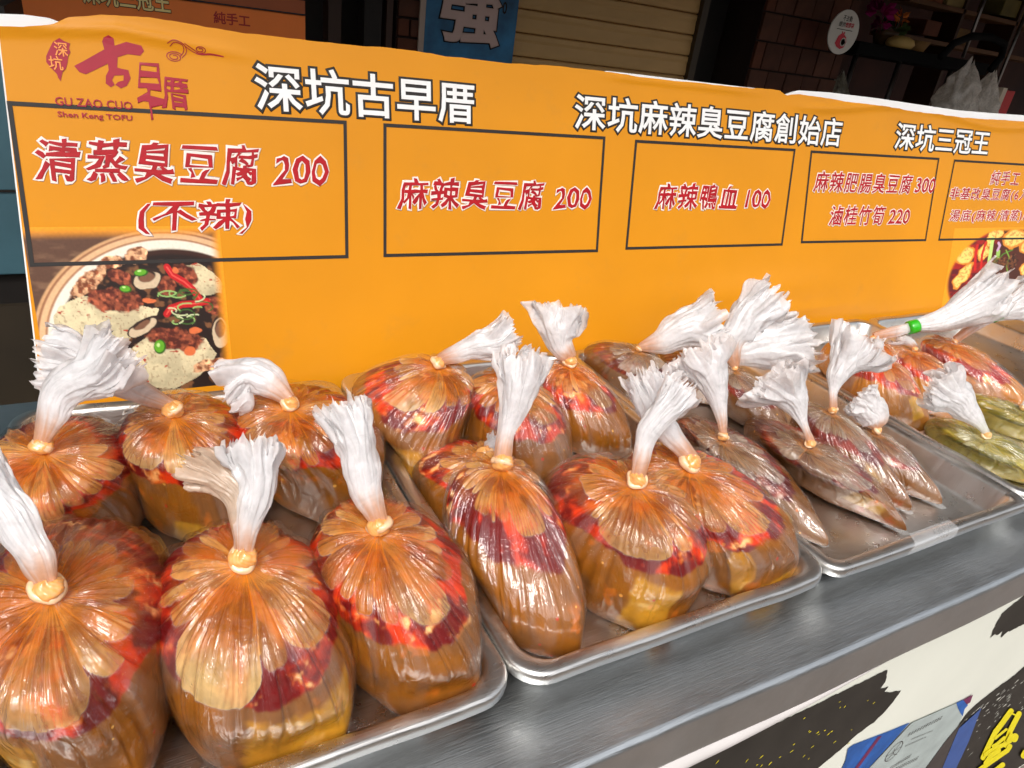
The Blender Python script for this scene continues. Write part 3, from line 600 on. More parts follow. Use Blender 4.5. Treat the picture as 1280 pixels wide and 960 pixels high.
    oil = np.broadcast_to(np.array(P['oil']), sh+(3,)).copy(); oil = mixc(oil, P['hot'], sstep(.46, .62, n1*.5+n2*.5))
    n5 = fbm(X*110, Y*110, Zz*110, seed+60, 3)
    oil = mixc(oil, P['chunk'], sstep(.50, .68, n2*.6+n5*.4)*sstep(.50, .62, n3)*.9)
    oil = mixc(oil, P['cream'], sstep(.54, .68, n2*.5+n5*.5)*sstep(.56, .66, n3)*.7)
    oil = mixc(oil, tuple(np.array(P['dry'])*np.array((1.1, .95, .8))), sstep(.80, .93, Z+.10*(n3-.5))*(.08+.65*sstep(.35, .65, n1)))
    C = C*(1-band[..., None])+oil*band[..., None]
    ms = grid_me('soup', X0, Y0, Z0, wrap=True, flip=True)
    add_attr(ms, 'Col', np.clip(C, 0, .95)); add_attr(ms, 'Wet', 1-band*.7, 'FLOAT')
    # ---- film: amber lobes where fat and foam cling above the soup
    pk = rs.uniform(0, 1, n)[idx]; pk = np.clip(pk+.35*(n2-.5)*2+.3*(n3-.5), 0, 1)
    dry = np.broadcast_to(np.array(P['dry']), sh+(3,)).copy(); dry = mixc(dry, P['dry2'], sstep(.45, .95, pk)*.85)
    st = np.abs((base*15+2*n1) % 1*2-1)
    dry = dry*(1-.03*st[..., None]*sstep(.0, .1, S)[..., None])
    rel = S/np.maximum(L, 1e-3); cream = rs.uniform(0, .7, n)**1.5; cream[big] = rs.uniform(.3, 1)
    if key == 'B': cream[big] = 1.25
    dry = mixc(dry, P['hot'], sstep(.55, .68, n3)*.45*(.4+.6*n2))
    dry = mixc(dry, P['cream'], np.clip(cream[idx]*sstep(.45, 1, rel)*(.6+.8*n3), 0, 1)*.8)
    dry = mixc(dry, P['oil'], sstep(.66, .76, n2)*.5*sstep(.5, .7, n3))
    edge = sstep(.84, .99, np.abs(q))*(1-sstep(.5, 1.0, S/np.maximum(L, 1e-3))*.7)
    dry = mixc(dry, P['edge'], edge*.8)
    inn = sstep(-.002, .004, L-S)
    alk = rs.uniform(.45, 1.0, n)*P['am']; alk[big] = (.92 if key == 'B' else rs.uniform(.45, .7))*P['am']
    al = alk[idx]*(.75+.45*n2)*(.80+.4*n3)*(1-.30*sstep(.3, .9, st)*sstep(.4, .6, n1))*(.62+.38*sstep(.35, .95, S/np.maximum(L, 1e-3)))
    rimb = np.exp(-((L-S-.006)/.006)**2)*inn          # a thicker bead along the lobe's end
    al = np.clip(al+.02*rimb+.15*edge, .05, .90)
    dry = mixc(dry, tuple(np.minimum(np.array(P['dry2'])*1.05, .9)), rimb*.05)
    root = 1-sstep(.015, .10, S+.02*(n2-.5)); dry = mixc(dry, P['edge'], root*.75); al = np.clip(al+.4*root, 0, .95)
    clear = fbm(c_*5, s_*5, S*3, seed+40, 3)
    milky = .10*sstep(.55, .75, clear)*(1-inn)*sstep(.2, .3, S)*(1-sstep(.5, .62, S))
    me = grid_me('pouch', X, Y, Zz, wrap=True, flip=True)
    add_attr(me, 'Col', np.clip(dry, 0, .95)*inn[..., None]+np.array((.8, .76, .74))*(1-inn[..., None]))
    add_attr(me, 'Dry', al*inn+milky, 'FLOAT')
    add_attr(me, 'Rad', np.stack([c_*5.5, s_*5.5, S*1.0+seed], -1), 'FLOAT_VECTOR')
    add_attr(me, 'Streak', (.80*(1-sstep(.24, .50, S))+.22*sstep(.55, .75, fbm(c_*2.2, s_*2.2, S*3, seed+77))*(1-sstep(.5, .66, S))), 'FLOAT')
    return me, ms
def catmull(P, n):
    P = np.array(P, float); P = np.vstack([2*P[0]-P[1], P, 2*P[-1]-P[-2]]); out = []
    m_ = len(P)-3
    for t in np.linspace(0, m_-1e-6, n):
        i = int(t); f = t-i; a, b, c, d = P[i:i+4]
        out.append(.5*((2*b)+(-a+c)*f+(2*a-5*b+4*c-d)*f*f+(-a+3*b-3*c+d)*f**3))
    return np.array(out)
def tail_mesh(pts, seed, tint=(.72, .30, .06), hi=1, reach=.16, base=(.95, .935, .94)):
    rs = np.random.RandomState(seed); NT, NPH = (56, 120) if hi else (36, 84)
    meshes = []
    for layer in range(3):
        P = catmull(pts, NT); pos = P[:, :3].copy(); rad = P[:, 3]*(1, .74, .48)[layer]
        T = np.gradient(pos, axis=0); T /= np.linalg.norm(T, axis=1)[:, None]
        fw = np.array(FW); side = np.cross(T, fw); side /= np.linalg.norm(side, axis=1)[:, None]; dep = np.cross(side, T)
        ph = np.linspace(0, 2*np.pi, NPH, endpoint=False); t = np.linspace(0, 1, NT)
        TT, PP = np.meshgrid(t, ph, indexing='ij')
        c_, s_ = np.cos(PP), np.sin(PP)
        k = rs.randint(7, 10)
        warp = PP+.9*(fbm(c_*1.5, s_*1.5, TT*1.6, seed+layer)-.5)*2
        pleat = np.abs(((warp*k/(2*np.pi)) % 1)*2-1)*(.4+1.2*fbm(c_*1.2, s_*1.2, TT, seed+51)); pl2 = np.abs(((warp*(k*3.3)/(2*np.pi)+2*fbm(c_, s_, TT*2, seed+52)) % 1)*2-1)
        am = .05+.13*sstep(.15, 1, TT)
        cr = fbm(c_*2.6, s_*2.6, TT*2.2+seed, seed+31, 3)-.5
        cr2 = np.abs(fbm(c_*3.5, s_*3.5, TT*2.2+seed, seed+33, 3)-.5)*2
        rr = 1-am*pleat-.03*pl2*(.4+TT)+.26*cr*sstep(.1, .8, TT)-.16*(1-sstep(.0, .3, cr2))*sstep(.15, .6, TT)
        rr = rr*rad[:, None]
        lump = (fbm(TT*3.2+seed, 0, 0, seed+7, 2)-.5)*.35
        rr = rr*(1+lump)
        ex = (.97+.30*cr)*rr*c_; ey = .50*rr*s_+.16*rad[:, None]*np.sin(PP*2+TT*3)*TT
        # ragged open mouth: run along the path past the end by a varying amount
        tw_ = TT*rs.uniform(-1.3, 1.3); mo = sstep(.62, 1, TT); ph0 = rs.uniform(0, 6)
        fl = rad[:, None]*mo*(.20*np.sin(PP*5+ph0)+.12*np.sin(PP*9+ph0*2)+.10*np.sin(PP*14))
        ey = ey+fl; ex = ex*(1+.22*mo)+fl*.5*np.cos(PP*3)
        ex, ey = ex*np.cos(tw_*.35)-ey*np.sin(tw_*.35), ex*np.sin(tw_*.35)+ey*np.cos(tw_*.35)
        wob = (fbm(TT*2.5+seed, 3.3, 0, seed+70, 2)-.5)*rad[:, None]*.9*sstep(.1, .5, TT); ex = ex+wob
        jag = (fbm(c_*3.5, s_*3.5, seed*1.3, seed+12+layer, 3)-.5)*2+.35*(pleat-.5)
        LEN = np.linalg.norm(np.diff(P[:, :3], axis=0), axis=1).sum()
        ext = LEN*reach*jag*sstep(.55, 1, TT)*(1, 1.2, 1.5)[layer]
        Q = pos[:, None, :]+side[:, None, :]*ex[..., None]+dep[:, None, :]*ey[..., None]+T[:, None, :]*ext[..., None]
        C = np.broadcast_to(np.array(base), Q.shape).copy()
        f_ = 1-sstep(.02, .34, TT+.12*(pleat-.5)); C = C*(1-f_[..., None]*.75)+np.array(tint)*f_[..., None]*.75
        C = C*(1-.02*pl2[..., None])
        meshes.append((Q, C))
    mes = []
    for Q, C in meshes:
        me = grid_me('t', Q[..., 0], Q[..., 1], Q[..., 2], wrap=True); add_attr(me, 'Col', C); mes.append(me)
    return join_me('tail', mes)
def knot_mesh(seed, rad, pal):
    rs = np.random.RandomState(seed); P = PAL[pal]
    th = np.linspace(.02, np.pi-.02, 26); ph = np.linspace(0, 2*np.pi, 44, endpoint=False)
    TH, PH = np.meshgrid(th, ph, indexing='ij')
    tw = PH+1.6*np.cos(TH); rg = np.abs(((tw*11/(2*np.pi)+2*fbm(np.cos(PH), np.sin(PH), TH, seed+3))) % 1*2-1)
    r = rad*(.96+.09*rg*np.sin(TH)+.55*(fbm(np.cos(PH)*1.2, np.sin(PH)*1.2, TH*1.4, seed, 3)-.5))
    X, Y, Z = r*np.sin(TH)*np.cos(PH), r*np.sin(TH)*np.sin(PH), r*.92*np.cos(TH)
    cream = np.array((.78, .40, .14)); e = np.array(P['edge'])
    f_ = sstep(.35, .8, rg)*.5+.25*sstep(-.3, -1, np.cos(TH)); C = cream*(1-f_[..., None])+e*f_[..., None]
    m1 = grid_me('k', X, Y, Z, wrap=True); add_attr(m1, 'Col', C)
    # the film wrapped round once and tucked
    u = np.linspace(-.6, 2*np.pi*.93, 48); v = np.linspace(0, 2*np.pi, 14, endpoint=False); U, V_ = np.meshgrid(u, v, indexing='ij')
    tr = rad*.36*(.7+.3*np.sin(U*.5+.6)**2)*(1+.10*np.sin(V_*3+U*2)+.10*np.sin(V_*7-U*3)); RR = rad*(.80+.35*(vn(U*1.3, seed, 0, seed)-.5))+tr*np.cos(V_)
    X2, Y2, Z2 = RR*np.cos(U), RR*np.sin(U), tr*1.15*np.sin(V_)+rad*.22*np.sin(U+.5)
    a_ = rs.uniform(0, 6.28); ca, sa = math.cos(a_), math.sin(a_); ti = rs.uniform(.2, .5); ct, s2 = math.cos(ti), math.sin(ti)
    X3, Z3 = X2*ct-Z2*s2, X2*s2+Z2*ct; X4, Y4 = X3*ca-Y2*sa, X3*sa+Y2*ca
    g = .25*np.abs(np.sin(V_*3))[..., None]; C2 = np.array((.84, .60, .38))*(1-g)+e*g
    m2 = grid_me('k', X4, Y4, Z3, wrap=True); add_attr(m2, 'Col', C2*np.ones(X4.shape+(1,)))
    return join_me('knot', [m1, m2])
BAGS = {
 'A': ([-0.0665, 0.5112, 0.0829, 0.1353, 0.1556, -0.0711, 0.4402], [(-70, 0.15, 0.5)], [[[-0.0694, 0.4404, 1.0217, 0.0071], [-0.0766, 0.4549, 1.0385, 0.0141], [-0.086, 0.4711, 1.056, 0.0179], [-0.1006, 0.4885, 1.0703, 0.0206], [-0.1157, 0.5035, 1.0799, 0.0261]]]),
 'B': ([0.0569, 0.4585, 0.0829, 0.1212, 0.1486, 0.053, 0.4367], [(-60, 0.18, 0.45)], [[[0.0544, 0.4401, 1.0197, 0.0073], [0.0589, 0.4487, 1.0388, 0.0116], [0.0688, 0.4593, 1.0666, 0.0183], [0.0707, 0.4718, 1.0896, 0.0219]], [[0.0544, 0.4401, 1.0197, 0.0049], [0.0536, 0.4563, 1.046, 0.0091], [0.0437, 0.4725, 1.063, 0.0134], [0.026, 0.4865, 1.0684, 0.0158]]]),
 'C': ([0.1877, 0.4662, 0.0786, 0.1171, 0.1445, 0.1619, 0.4455], [(-75, 0.25, 0.5), (15, 0.12, 0.4)], [[[0.16, 0.4489, 1.0123, 0.0068], [0.1554, 0.4654, 1.0351, 0.0129], [0.1521, 0.4846, 1.0639, 0.0176], [0.1447, 0.5063, 1.0928, 0.0257]]]),
 'D': ([-0.0838, 0.7573, 0.0874, 0.1157, 0.1247, -0.0897, 0.6795], [(-60, 0.15, 0.5)], [[[-0.0888, 0.683, 0.9954, 0.0083], [-0.0728, 0.6902, 1.0239, 0.0189], [-0.0477, 0.6915, 1.0518, 0.0288], [-0.0148, 0.6879, 1.0795, 0.0363]]]),
 'E': ([0.0439, 0.7545, 0.0786, 0.1194, 0.1366, 0.0255, 0.6986], [(-80, 0.15, 0.5)], [[[0.0193, 0.7036, 1.0026, 0.0075], [-0.0099, 0.7284, 1.0142, 0.0149], [-0.0479, 0.7578, 1.0245, 0.0232], [-0.0813, 0.7822, 1.0311, 0.0298]]]),
 'F': ([0.1835, 0.7447, 0.0882, 0.1233, 0.1361, 0.1393, 0.683], [(-80, 0.15, 0.5)], [[[0.1361, 0.6874, 1.0042, 0.0088], [0.1213, 0.7052, 1.0188, 0.0193], [0.1029, 0.7185, 1.0222, 0.0245], [0.0798, 0.7238, 1.0075, 0.028]]]),
 'H': ([0.2952, 0.7732, 0.079, 0.1093, 0.1295, 0.344, 0.7517], [(-80, 0.15, 0.5)], [[[0.346, 0.7517, 0.9956, 0.0073], [0.3849, 0.7405, 1.0166, 0.0178], [0.4327, 0.7235, 1.0371, 0.0262]]]),
 'J': ([0.4474, 0.7096, 0.078, 0.1001, 0.1173, 0.4346, 0.7117], [(-80, 0.15, 0.5)], [[[0.4349, 0.7132, 0.9841, 0.0053], [0.457, 0.7274, 0.9865, 0.0153], [0.4837, 0.7406, 0.9919, 0.0201]]]),
 'I': ([0.5716, 0.7143, 0.0621, 0.076, 0.1079, 0.5536, 0.7528], [(-60, 0.15, 0.5)], [[[0.5481, 0.7587, 0.9762, 0.0106], [0.5418, 0.7754, 0.9976, 0.0258], [0.5533, 0.7936, 1.0399, 0.0422]]]),
 'K': ([0.3135, 0.470, 0.0675, 0.094, 0.1289, 0.3197, 0.5199], [(-75, 0.35, 0.5)], [[[0.3197, 0.523, 0.998, 0.0083], [0.3281, 0.5336, 1.0245, 0.0117], [0.3411, 0.5462, 1.0589, 0.0209], [0.3503, 0.5599, 1.0913, 0.0275]]]),
 'K2': ([0.3362, 0.6407, 0.0704, 0.0782, 0.0836, 0.3451, 0.6017], [(-120, 0.15, 0.5)], [[[0.3451, 0.6017, 0.9476, 0.0038], [0.3597, 0.618, 0.9459, 0.0087], [0.3743, 0.6336, 0.9428, 0.0119]]]),
 'L': ([0.4496, 0.4665, 0.0885, 0.1188, 0.1399, 0.4305, 0.4365], [(-95, 0.15, 0.35), (-20, 0.15, 0.4)], [[[0.4321, 0.4395, 1.0105, 0.0065], [0.4424, 0.4488, 1.0367, 0.0106], [0.4617, 0.4547, 1.0663, 0.0147], [0.4843, 0.4546, 1.0893, 0.0212]]]),
 'M': ([0.583, 0.4628, 0.1011, 0.1172, 0.1296, 0.523, 0.4567], [(-70, 0.15, 0.4), (-10, 0.1, 0.4)], [[[0.5207, 0.4616, 0.9994, 0.0089], [0.5081, 0.4815, 1.0198, 0.0133], [0.4958, 0.5031, 1.0434, 0.0213], [0.4918, 0.5226, 1.072, 0.0284]]]),
 'Q': ([0.7319, 0.5618, 0.0684, 0.1157, 0.0713, 0.6916, 0.5619], [(-85, 0.45, 0.4)], [[[0.6926, 0.5659, 0.943, 0.0055], [0.6922, 0.582, 0.9696, 0.0132], [0.6868, 0.6087, 1.0088, 0.033], [0.6751, 0.6319, 1.0356, 0.0418]]]),
 'R': ([0.8611, 0.5383, 0.0673, 0.1156, 0.0705, 0.8082, 0.51], [(-80, 0.45, 0.4)], [[[0.8081, 0.5141, 0.9413, 0.0056], [0.8018, 0.529, 0.9597, 0.0078], [0.7918, 0.5515, 0.9872, 0.029], [0.7738, 0.5771, 1.0117, 0.0446]]]),
 'S': ([0.9175, 0.5322, 0.0467, 0.0893, 0.0815, 0.9097, 0.5593], [(-80, 0.45, 0.4)], [[[0.909, 0.5615, 0.9485, 0.006], [0.9152, 0.572, 0.9724, 0.0097], [0.9333, 0.5824, 1.0085, 0.0314], [0.9613, 0.584, 1.0397, 0.0507]]]),
 'T': ([0.9823, 0.4963, 0.0467, 0.071, 0.061, 0.9691, 0.5173], [(-80, 0.4, 0.4)], [[[0.9744, 0.5145, 0.9258, 0.0073], [0.9676, 0.5257, 0.9374, 0.0243], [0.9566, 0.5396, 0.9495, 0.0315], [0.9452, 0.5518, 0.9583, 0.0243]]]),
 'O': ([0.7402, 0.8603, 0.0658, 0.0874, 0.0808, 0.7376, 0.8188], [(-80, 0.15, 0.5)], [[[0.7425, 0.8169, 0.9466, 0.0054], [0.7768, 0.8051, 0.9621, 0.0242], [0.8176, 0.7976, 0.9912, 0.0429], [0.8579, 0.7833, 1.0086, 0.0483]]]),
 'U': ([0.8546, 0.8182, 0.0549, 0.077, 0.0819, 0.8565, 0.7618], [(-80, 0.15, 0.5)], [[[0.8626, 0.7593, 0.9479, 0.0068], [0.9012, 0.7418, 0.9582, 0.0298], [0.9477, 0.723, 0.9743, 0.0461], [0.9965, 0.7029, 0.9907, 0.0515]]]),
 'V': ([0.8952, 0.7052, 0.0529, 0.0763, 0.0722, 0.8765, 0.7307], [(-80, 0.3, 0.5)], [[[0.8709, 0.7406, 0.947, 0.0067], [0.875, 0.7572, 0.979, 0.0269], [0.9027, 0.7613, 1.0144, 0.0376], [0.9456, 0.7569, 1.0509, 0.043]]]),
 'V2': ([1.2354, 0.744, 0.0674, 0.0828, 0.0936, 1.2345, 0.735], [(-80, 0.15, 0.5)], [[[1.2385, 0.7329, 0.9582, 0.0076], [1.2719, 0.7209, 0.9723, 0.0107], [1.3024, 0.7095, 0.9846, 0.0122], [1.358, 0.689, 1.0071, 0.0305], [1.4231, 0.6769, 1.0536, 0.055], [1.452, 0.6712, 1.0736, 0.0519]]]),
 'W': ([1.173, 0.6436, 0.0544, 0.0771, 0.0952, 1.1701, 0.6674], [(-80, 0.2, 0.5)], [[[1.1704, 0.6687, 0.9617, 0.0057], [1.184, 0.6881, 0.9641, 0.0102], [1.1988, 0.7071, 0.9669, 0.0148]]]),
 'W2': ([1.2951, 0.6568, 0.0645, 0.086, 0.0915, 1.2825, 0.6783], [(-80, 0.15, 0.5)], [[[1.2825, 0.6783, 0.9555, 0.006], [1.294, 0.6992, 0.9582, 0.0122], [1.3008, 0.7211, 0.9578, 0.0217]]]),
 'X': ([1.4561, 0.6401, 0.0724, 0.1038, 0.0901, 1.4278, 0.6879], [(-80, 0.15, 0.5)], [[[1.4337, 0.6864, 0.9577, 0.008], [1.4691, 0.6826, 0.9876, 0.0111], [1.5034, 0.6745, 1.0091, 0.0127], [1.5431, 0.6627, 1.0299, 0.0318], [1.5873, 0.6501, 1.0542, 0.0541]]]),
 'Y': ([1.2072, 0.4728, 0.0699, 0.0932, 0.0584, 1.1561, 0.4537], [(-80, 0.15, 0.5)], [[[1.1555, 0.4566, 0.9267, 0.005], [1.1418, 0.4768, 0.9465, 0.0151], [1.1217, 0.5017, 0.9676, 0.0327], [1.0947, 0.5289, 0.9854, 0.0428]]]),
 'Z': ([1.3865, 0.5369, 0.0622, 0.084, 0.053, 1.3533, 0.4987], [(-80, 0.15, 0.5)], [[[1.3536, 0.5, 0.9195, 0.0056], [1.37, 0.4987, 0.934, 0.0141], [1.3954, 0.4889, 0.9438, 0.0309]]]),
}
INFO = {   # seed, palette, detail, label
 'A': (11, 'red', 2, 'big red soup bag at the bottom left corner, tail bent off to the left'),
 'B': (12, 'red', 2, 'big red soup bag at bottom left with its upright tail split in two ruffled ends'),
 'C': (13, 'red', 2, 'big soup bag at the front right corner of the leftmost tray, tail leaning left'),
 'D': (14, 'red', 2, 'soup bag by the left edge, large white tail leaning right over the food picture'),
 'E': (15, 'red', 1, 'soup bag behind in the leftmost tray, tail lying left before the bowl picture'),
 'F': (16, 'red', 1, 'soup bag at the leftmost tray at the back right with short frilled tail pointing left'),
 'H': (17, 'red', 1, 'back left soup bag of the second tray, tail pointing right across the orange board'),
 'J': (18, 'red', 1, 'soup bag in the middle of the second tray, knot hidden behind a tall white tail'),
 'I': (19, 'red', 1, 'back right soup bag of the second tray with a broad upright frilled tail'),
 'K': (20, 'red', 2, 'long soup bag front left in the second tray, tall straight tail, pointed brown end'),
 'K2': (36, 'red', 1, 'soup bag tucked low behind the long front left bag of the second tray'),
 'L': (21, 'red', 2, 'soup bag front middle in the second tray, tail leaning right, yellow tofu inside'),
 'M': (22, 'red', 2, 'wide soup bag at the front right of the second tray, tail crossing behind its neighbour'),
 'Q': (23, 'brown', 1, 'slim silvery brown bag along the left wall of the third tray, pointed end forward'),
 'R': (24, 'brown', 1, 'slim brown bag front in the third tray, orange stained neck and crumpled white tail'),
 'S': (25, 'brown', 1, 'slim brown bag of the third tray with the tallest trumpet shaped tail leaning right'),
 'T': (26, 'brown', 1, 'rightmost slim bag of the third tray under a small scrunched white top'),
 'O': (27, 'brown', 0, 'back left brown bag of the third tray, tail blown to the right over its neighbour'),
 'U': (28, 'brown', 0, 'back middle brown bag of the third tray with a wide tail lying to the right'),
 'V': (29, 'brown', 0, 'dark brown bag behind the slim ones, its tail standing highest against the board'),
 'V2': (30, 'orange', 0, 'orange bag at the back of the fourth tray, long tail with green tape reaching right'),
 'W': (31, 'orange', 1, 'red and pale bag leaning on the left wall of the fourth tray'),
 'W2': (32, 'orange', 0, 'orange bag in the middle of the fourth tray between two other orange bags'),
 'X': (33, 'orange', 0, 'orange bag at the right edge, neck bound with green tape, beside the empty tray floor'),
 'Y': (34, 'green', 1, 'small bag of green pickles front in the fourth tray, white tail leaning left'),
 'Z': (35, 'green', 0, 'bag of green pickled vegetables cut by the right edge of the photograph'),
}
NOKNOT = {'W2', 'T', 'X'}
def build_bag(key):
    geo, tip, tails = BAGS[key]; seed, pal, hi, label = INFO[key]
    cx, cy, a, b, H, kx, ky = geo
    grp = 'bags of slim brown soup in the third tray' if pal == 'brown' else 'plastic bags of red spicy tofu soup' if pal == 'red' else 'orange soup bags in the trays at right' if pal == 'orange' else 'bags of pickled greens'
    t = empty('soup_bag', (cx, cy, FLOOR), label=label, cat='bag of soup', group=grp)
    pm, smh = bag_meshes(key, geo, tip, seed, pal, hi)
    link('pouch', pm, M['pouch'], t, smooth=True); link('soup', smh, M['soup'], t, smooth=True)
    kr = random.Random(seed).uniform(.86, 1.06)*(.0105 if hi == 2 else .0095 if hi == 1 else .0075)*(1 if pal in ('red',) else .72)
    kz = H+.004+kr*.3
    k = link('knot', knot_mesh(seed, kr, pal), M['knot'], t, smooth=True, loc=(kx-cx, ky-cy, kz))
    for i, tl in enumerate(tails):
        q = [(p[0]-cx, p[1]-cy, p[2]-FLOOR+.004, p[3]) for p in tl]
        q[0] = (kx-cx, ky-cy, kz+kr*.4, q[0][3])
        tint = (.72, .30, .06) if pal != 'green' else (.8, .8, .7)
        o = link('tail', tail_mesh(q, seed*3+i, tint=tint, hi=1 if hi else 0, base=(.95, .935, .94) if i == 0 else (.82, .66, .52)), M['film'], t, smooth=True)
    if key in ('V2', 'X'):
        tl = tails[0]; p0 = Vector(tl[2][:3])-Vector((cx, cy, FLOOR-.004)); d = (Vector(tl[3][:3])-Vector(tl[1][:3])).normalized()
        rr = tl[2][3]*1.05
        link('green_tape', tube_me('green_tape', [p0-d*.009, p0-d*.004, p0+d*.004, p0+d*.009], [rr, rr*1.03, rr*1.03, rr], 18), M['green_tape'], t, smooth=True)
    if key in ('Q', 'R', 'S', 'T', 'O'):
        pa, amp, _ = tip[0]; pa = math.radians(pa); rr = b*(1+amp)*.93
        x, y = a/b*rr*math.cos(pa)*1.0, rr*math.sin(pa)
        V = [(x-.018, y+.016, .004), (x+.016, y+.014, .004), (x+.008, y-.010, .0015), (x-.003, y-.009, .002), (x, y+.004, .005)]
        me = pmesh('bag_corner', V, [(0, 4, 3), (4, 1, 2), (4, 2, 3), (0, 1, 4)]); add_attr(me, 'Col', np.tile((.8, .8, .8), (5, 1)))
        link('bag_corner', me, M['flap'], t)
    return t
for key in BAGS: build_bag(key)
# ------------------------------------------------------------------ orange menu board leaning back behind the trays
TOPP = [(-.125, .436), (-.0943, .4386), (-.0634, .4454), (-.0469, .454), (-.01, .4615), (.0439, .4649), (.1, .4625), (.1617, .4585), (.2857, .4591), (.3777, .4613), (.45, .459), (.532, .4588), (.64, .4625), (.7425, .4636), (.8101, .4607), (.93, .462), (1.0564, .4633), (1.13, .4660), (1.1528, .4651), (1.163, .460), (1.1719, .4578), (1.185, .4605), (1.2097, .4635), (1.3305, .4602), (1.4613, .4581), (1.6, .455), (1.7595, .4535), (1.9, .457), (2.0368, .4607), (2.6, .462)]
COREP = [(-.125, .450), (-.09, .4530), (-.065, .4525), (-.04, .445), (.0, .44), (.70, .45), (.7423, .4655), (.8097, .4657), (.9367, .4655), (1.056, .4655), (1.14, .4660), (1.168, .4580), (1.18, .462), (1.2085, .4708), (1.30, .474), (1.4576, .4739), (1.6, .4715), (1.7547, .4691), (1.9, .472), (2.0313, .4756), (2.6, .476)]
def topv(u, P=TOPP): return np.interp(u, [p[0] for p in P], [p[1] for p in P])
def left_edge(v): return -.1135+.018*v/.45
def bdisp(u, v):   # how far the vinyl stands off its backing
    u = np.asarray(u, float); v = np.asarray(v, float)
    d = .0022*(fbm(u*2.2, v*3, .5, 41, 2)-.5)+.0012*(fbm(u*9, v*9, 2.5, 42, 2)-.5)
    # pinched folds near the top at both ends
    d = d+.004*np.exp(-((v-(.447-.10*np.abs(u-.02)))/.006)**2)*(1-sstep(.06, .22, np.abs(u-.0)))
    d = d+.004*np.exp(-((v-(.452+.012*np.sin(u*9)))/.007)**2)*sstep(1.15, 1.3, u)
    d = d+.003*np.exp(-((v-(.4565))/.004)**2)*sstep(.7, .8, u)*(1-sstep(1.0, 1.15, u))
    # slack swell low in the middle right
    d = d+.006*np.exp(-((u-1.15)/.22)**2-((v-.075)/.035)**2)+.003*np.exp(-((u-1.25)/.2)**2-((v-.03)/.012)**2)
    return d
BOARD = empty('menu_board', (0, .944, .90), rot=(-math.atan2(.24, .97), 0, 0), label='long orange printed menu board leaning back behind the trays of soup bags', cat='menu board')
def bpt(u, v, off): return (u, -(bdisp(u, v)+off), v)
def sheet(name, P, mt, off, thick=0, v0=-.046, disp=True):
    us = np.r_[np.linspace(-.12, .3, 150), np.linspace(.304, 2.45, 430)]; vs = np.linspace(0, 1, 90)**.9
    U, V_ = np.meshgrid(us, vs, indexing='ij'); T = topv(us, P)[:, None]; VV = v0+(T-v0)*V_
    VV = VV+.0012*(fbm(U*40, 0, 0, 4)-.5)*V_**6*(2 if P is TOPP else 1)
    lf = left_edge(VV); UU = np.where(U < .25, lf+(U+.12)*(.25-lf)/.37, U)
    Y = -(bdisp(UU, VV)*(1 if disp else 0)+off)
    me = grid_me(name, UU, Y, VV); return link(name, me, mt, BOARD, smooth=True)
sheet('vinyl_print', TOPP, M['orange'], .004)
# white foam core behind the vinyl: front face, thickness and edges
us = np.linspace(-.1155, 2.45, 500); V = []; Fc = []
tt = topv(us, COREP)
for u, t_ in zip(us, tt):
    for (y, v) in ((.0, -.046), (.0, t_-.001), (.001, t_), (.011, t_), (.012, t_-.001), (.012, -.046)): V.append((u+(.018*v/.45 if u < .0 else 0), y, v))
for i in range(len(us)-1):
    for k in range(5): Fc.append((i*6+k, i*6+k+1, (i+1)*6+k+1, (i+1)*6+k))
Fc.append((0, 1, 2, 3, 4, 5)); Fc.append(tuple((len(us)-1)*6+k for k in range(6)))
link('foam_core', pmesh('foam_core', V, Fc), M['core'], BOARD)

def drape(me, off, parent=BOARD, thick=.0004, sub=True):
    """verts are (u, v, layer depth): put them on the vinyl"""
    n = len(me.vertices); c = np.empty(n*3, np.float32); me.vertices.foreach_get('co', c); c = c.reshape(-1, 3)
    u, v, d = c[:, 0].copy(), c[:, 1].copy(), c[:, 2].copy()
    o = np.stack([u, -(bdisp(u, v)+off+d), v], -1); me.vertices.foreach_set('co', o.ravel().astype(np.float32)); me.update(); return me
def glyphs(s, bevel, res=2, sp=1.0):
    cu = bpy.data.curves.new('t', 'FONT'); cu.body = s; cu.size = 1; cu.resolution_u = res; cu.bevel_depth = bevel; cu.bevel_resolution = 1; cu.space_character = sp
    ob = bpy.data.objects.new('t', cu); COL.objects.link(ob); dg = bpy.context.evaluated_depsgraph_get(); dg.update()
    me = bpy.data.meshes.new_from_object(ob.evaluated_get(dg)); bpy.data.objects.remove(ob); bpy.data.curves.remove(cu)
    c = np.empty(len(me.vertices)*3, np.float32); me.vertices.foreach_get('co', c); return me, c.reshape(-1, 3)
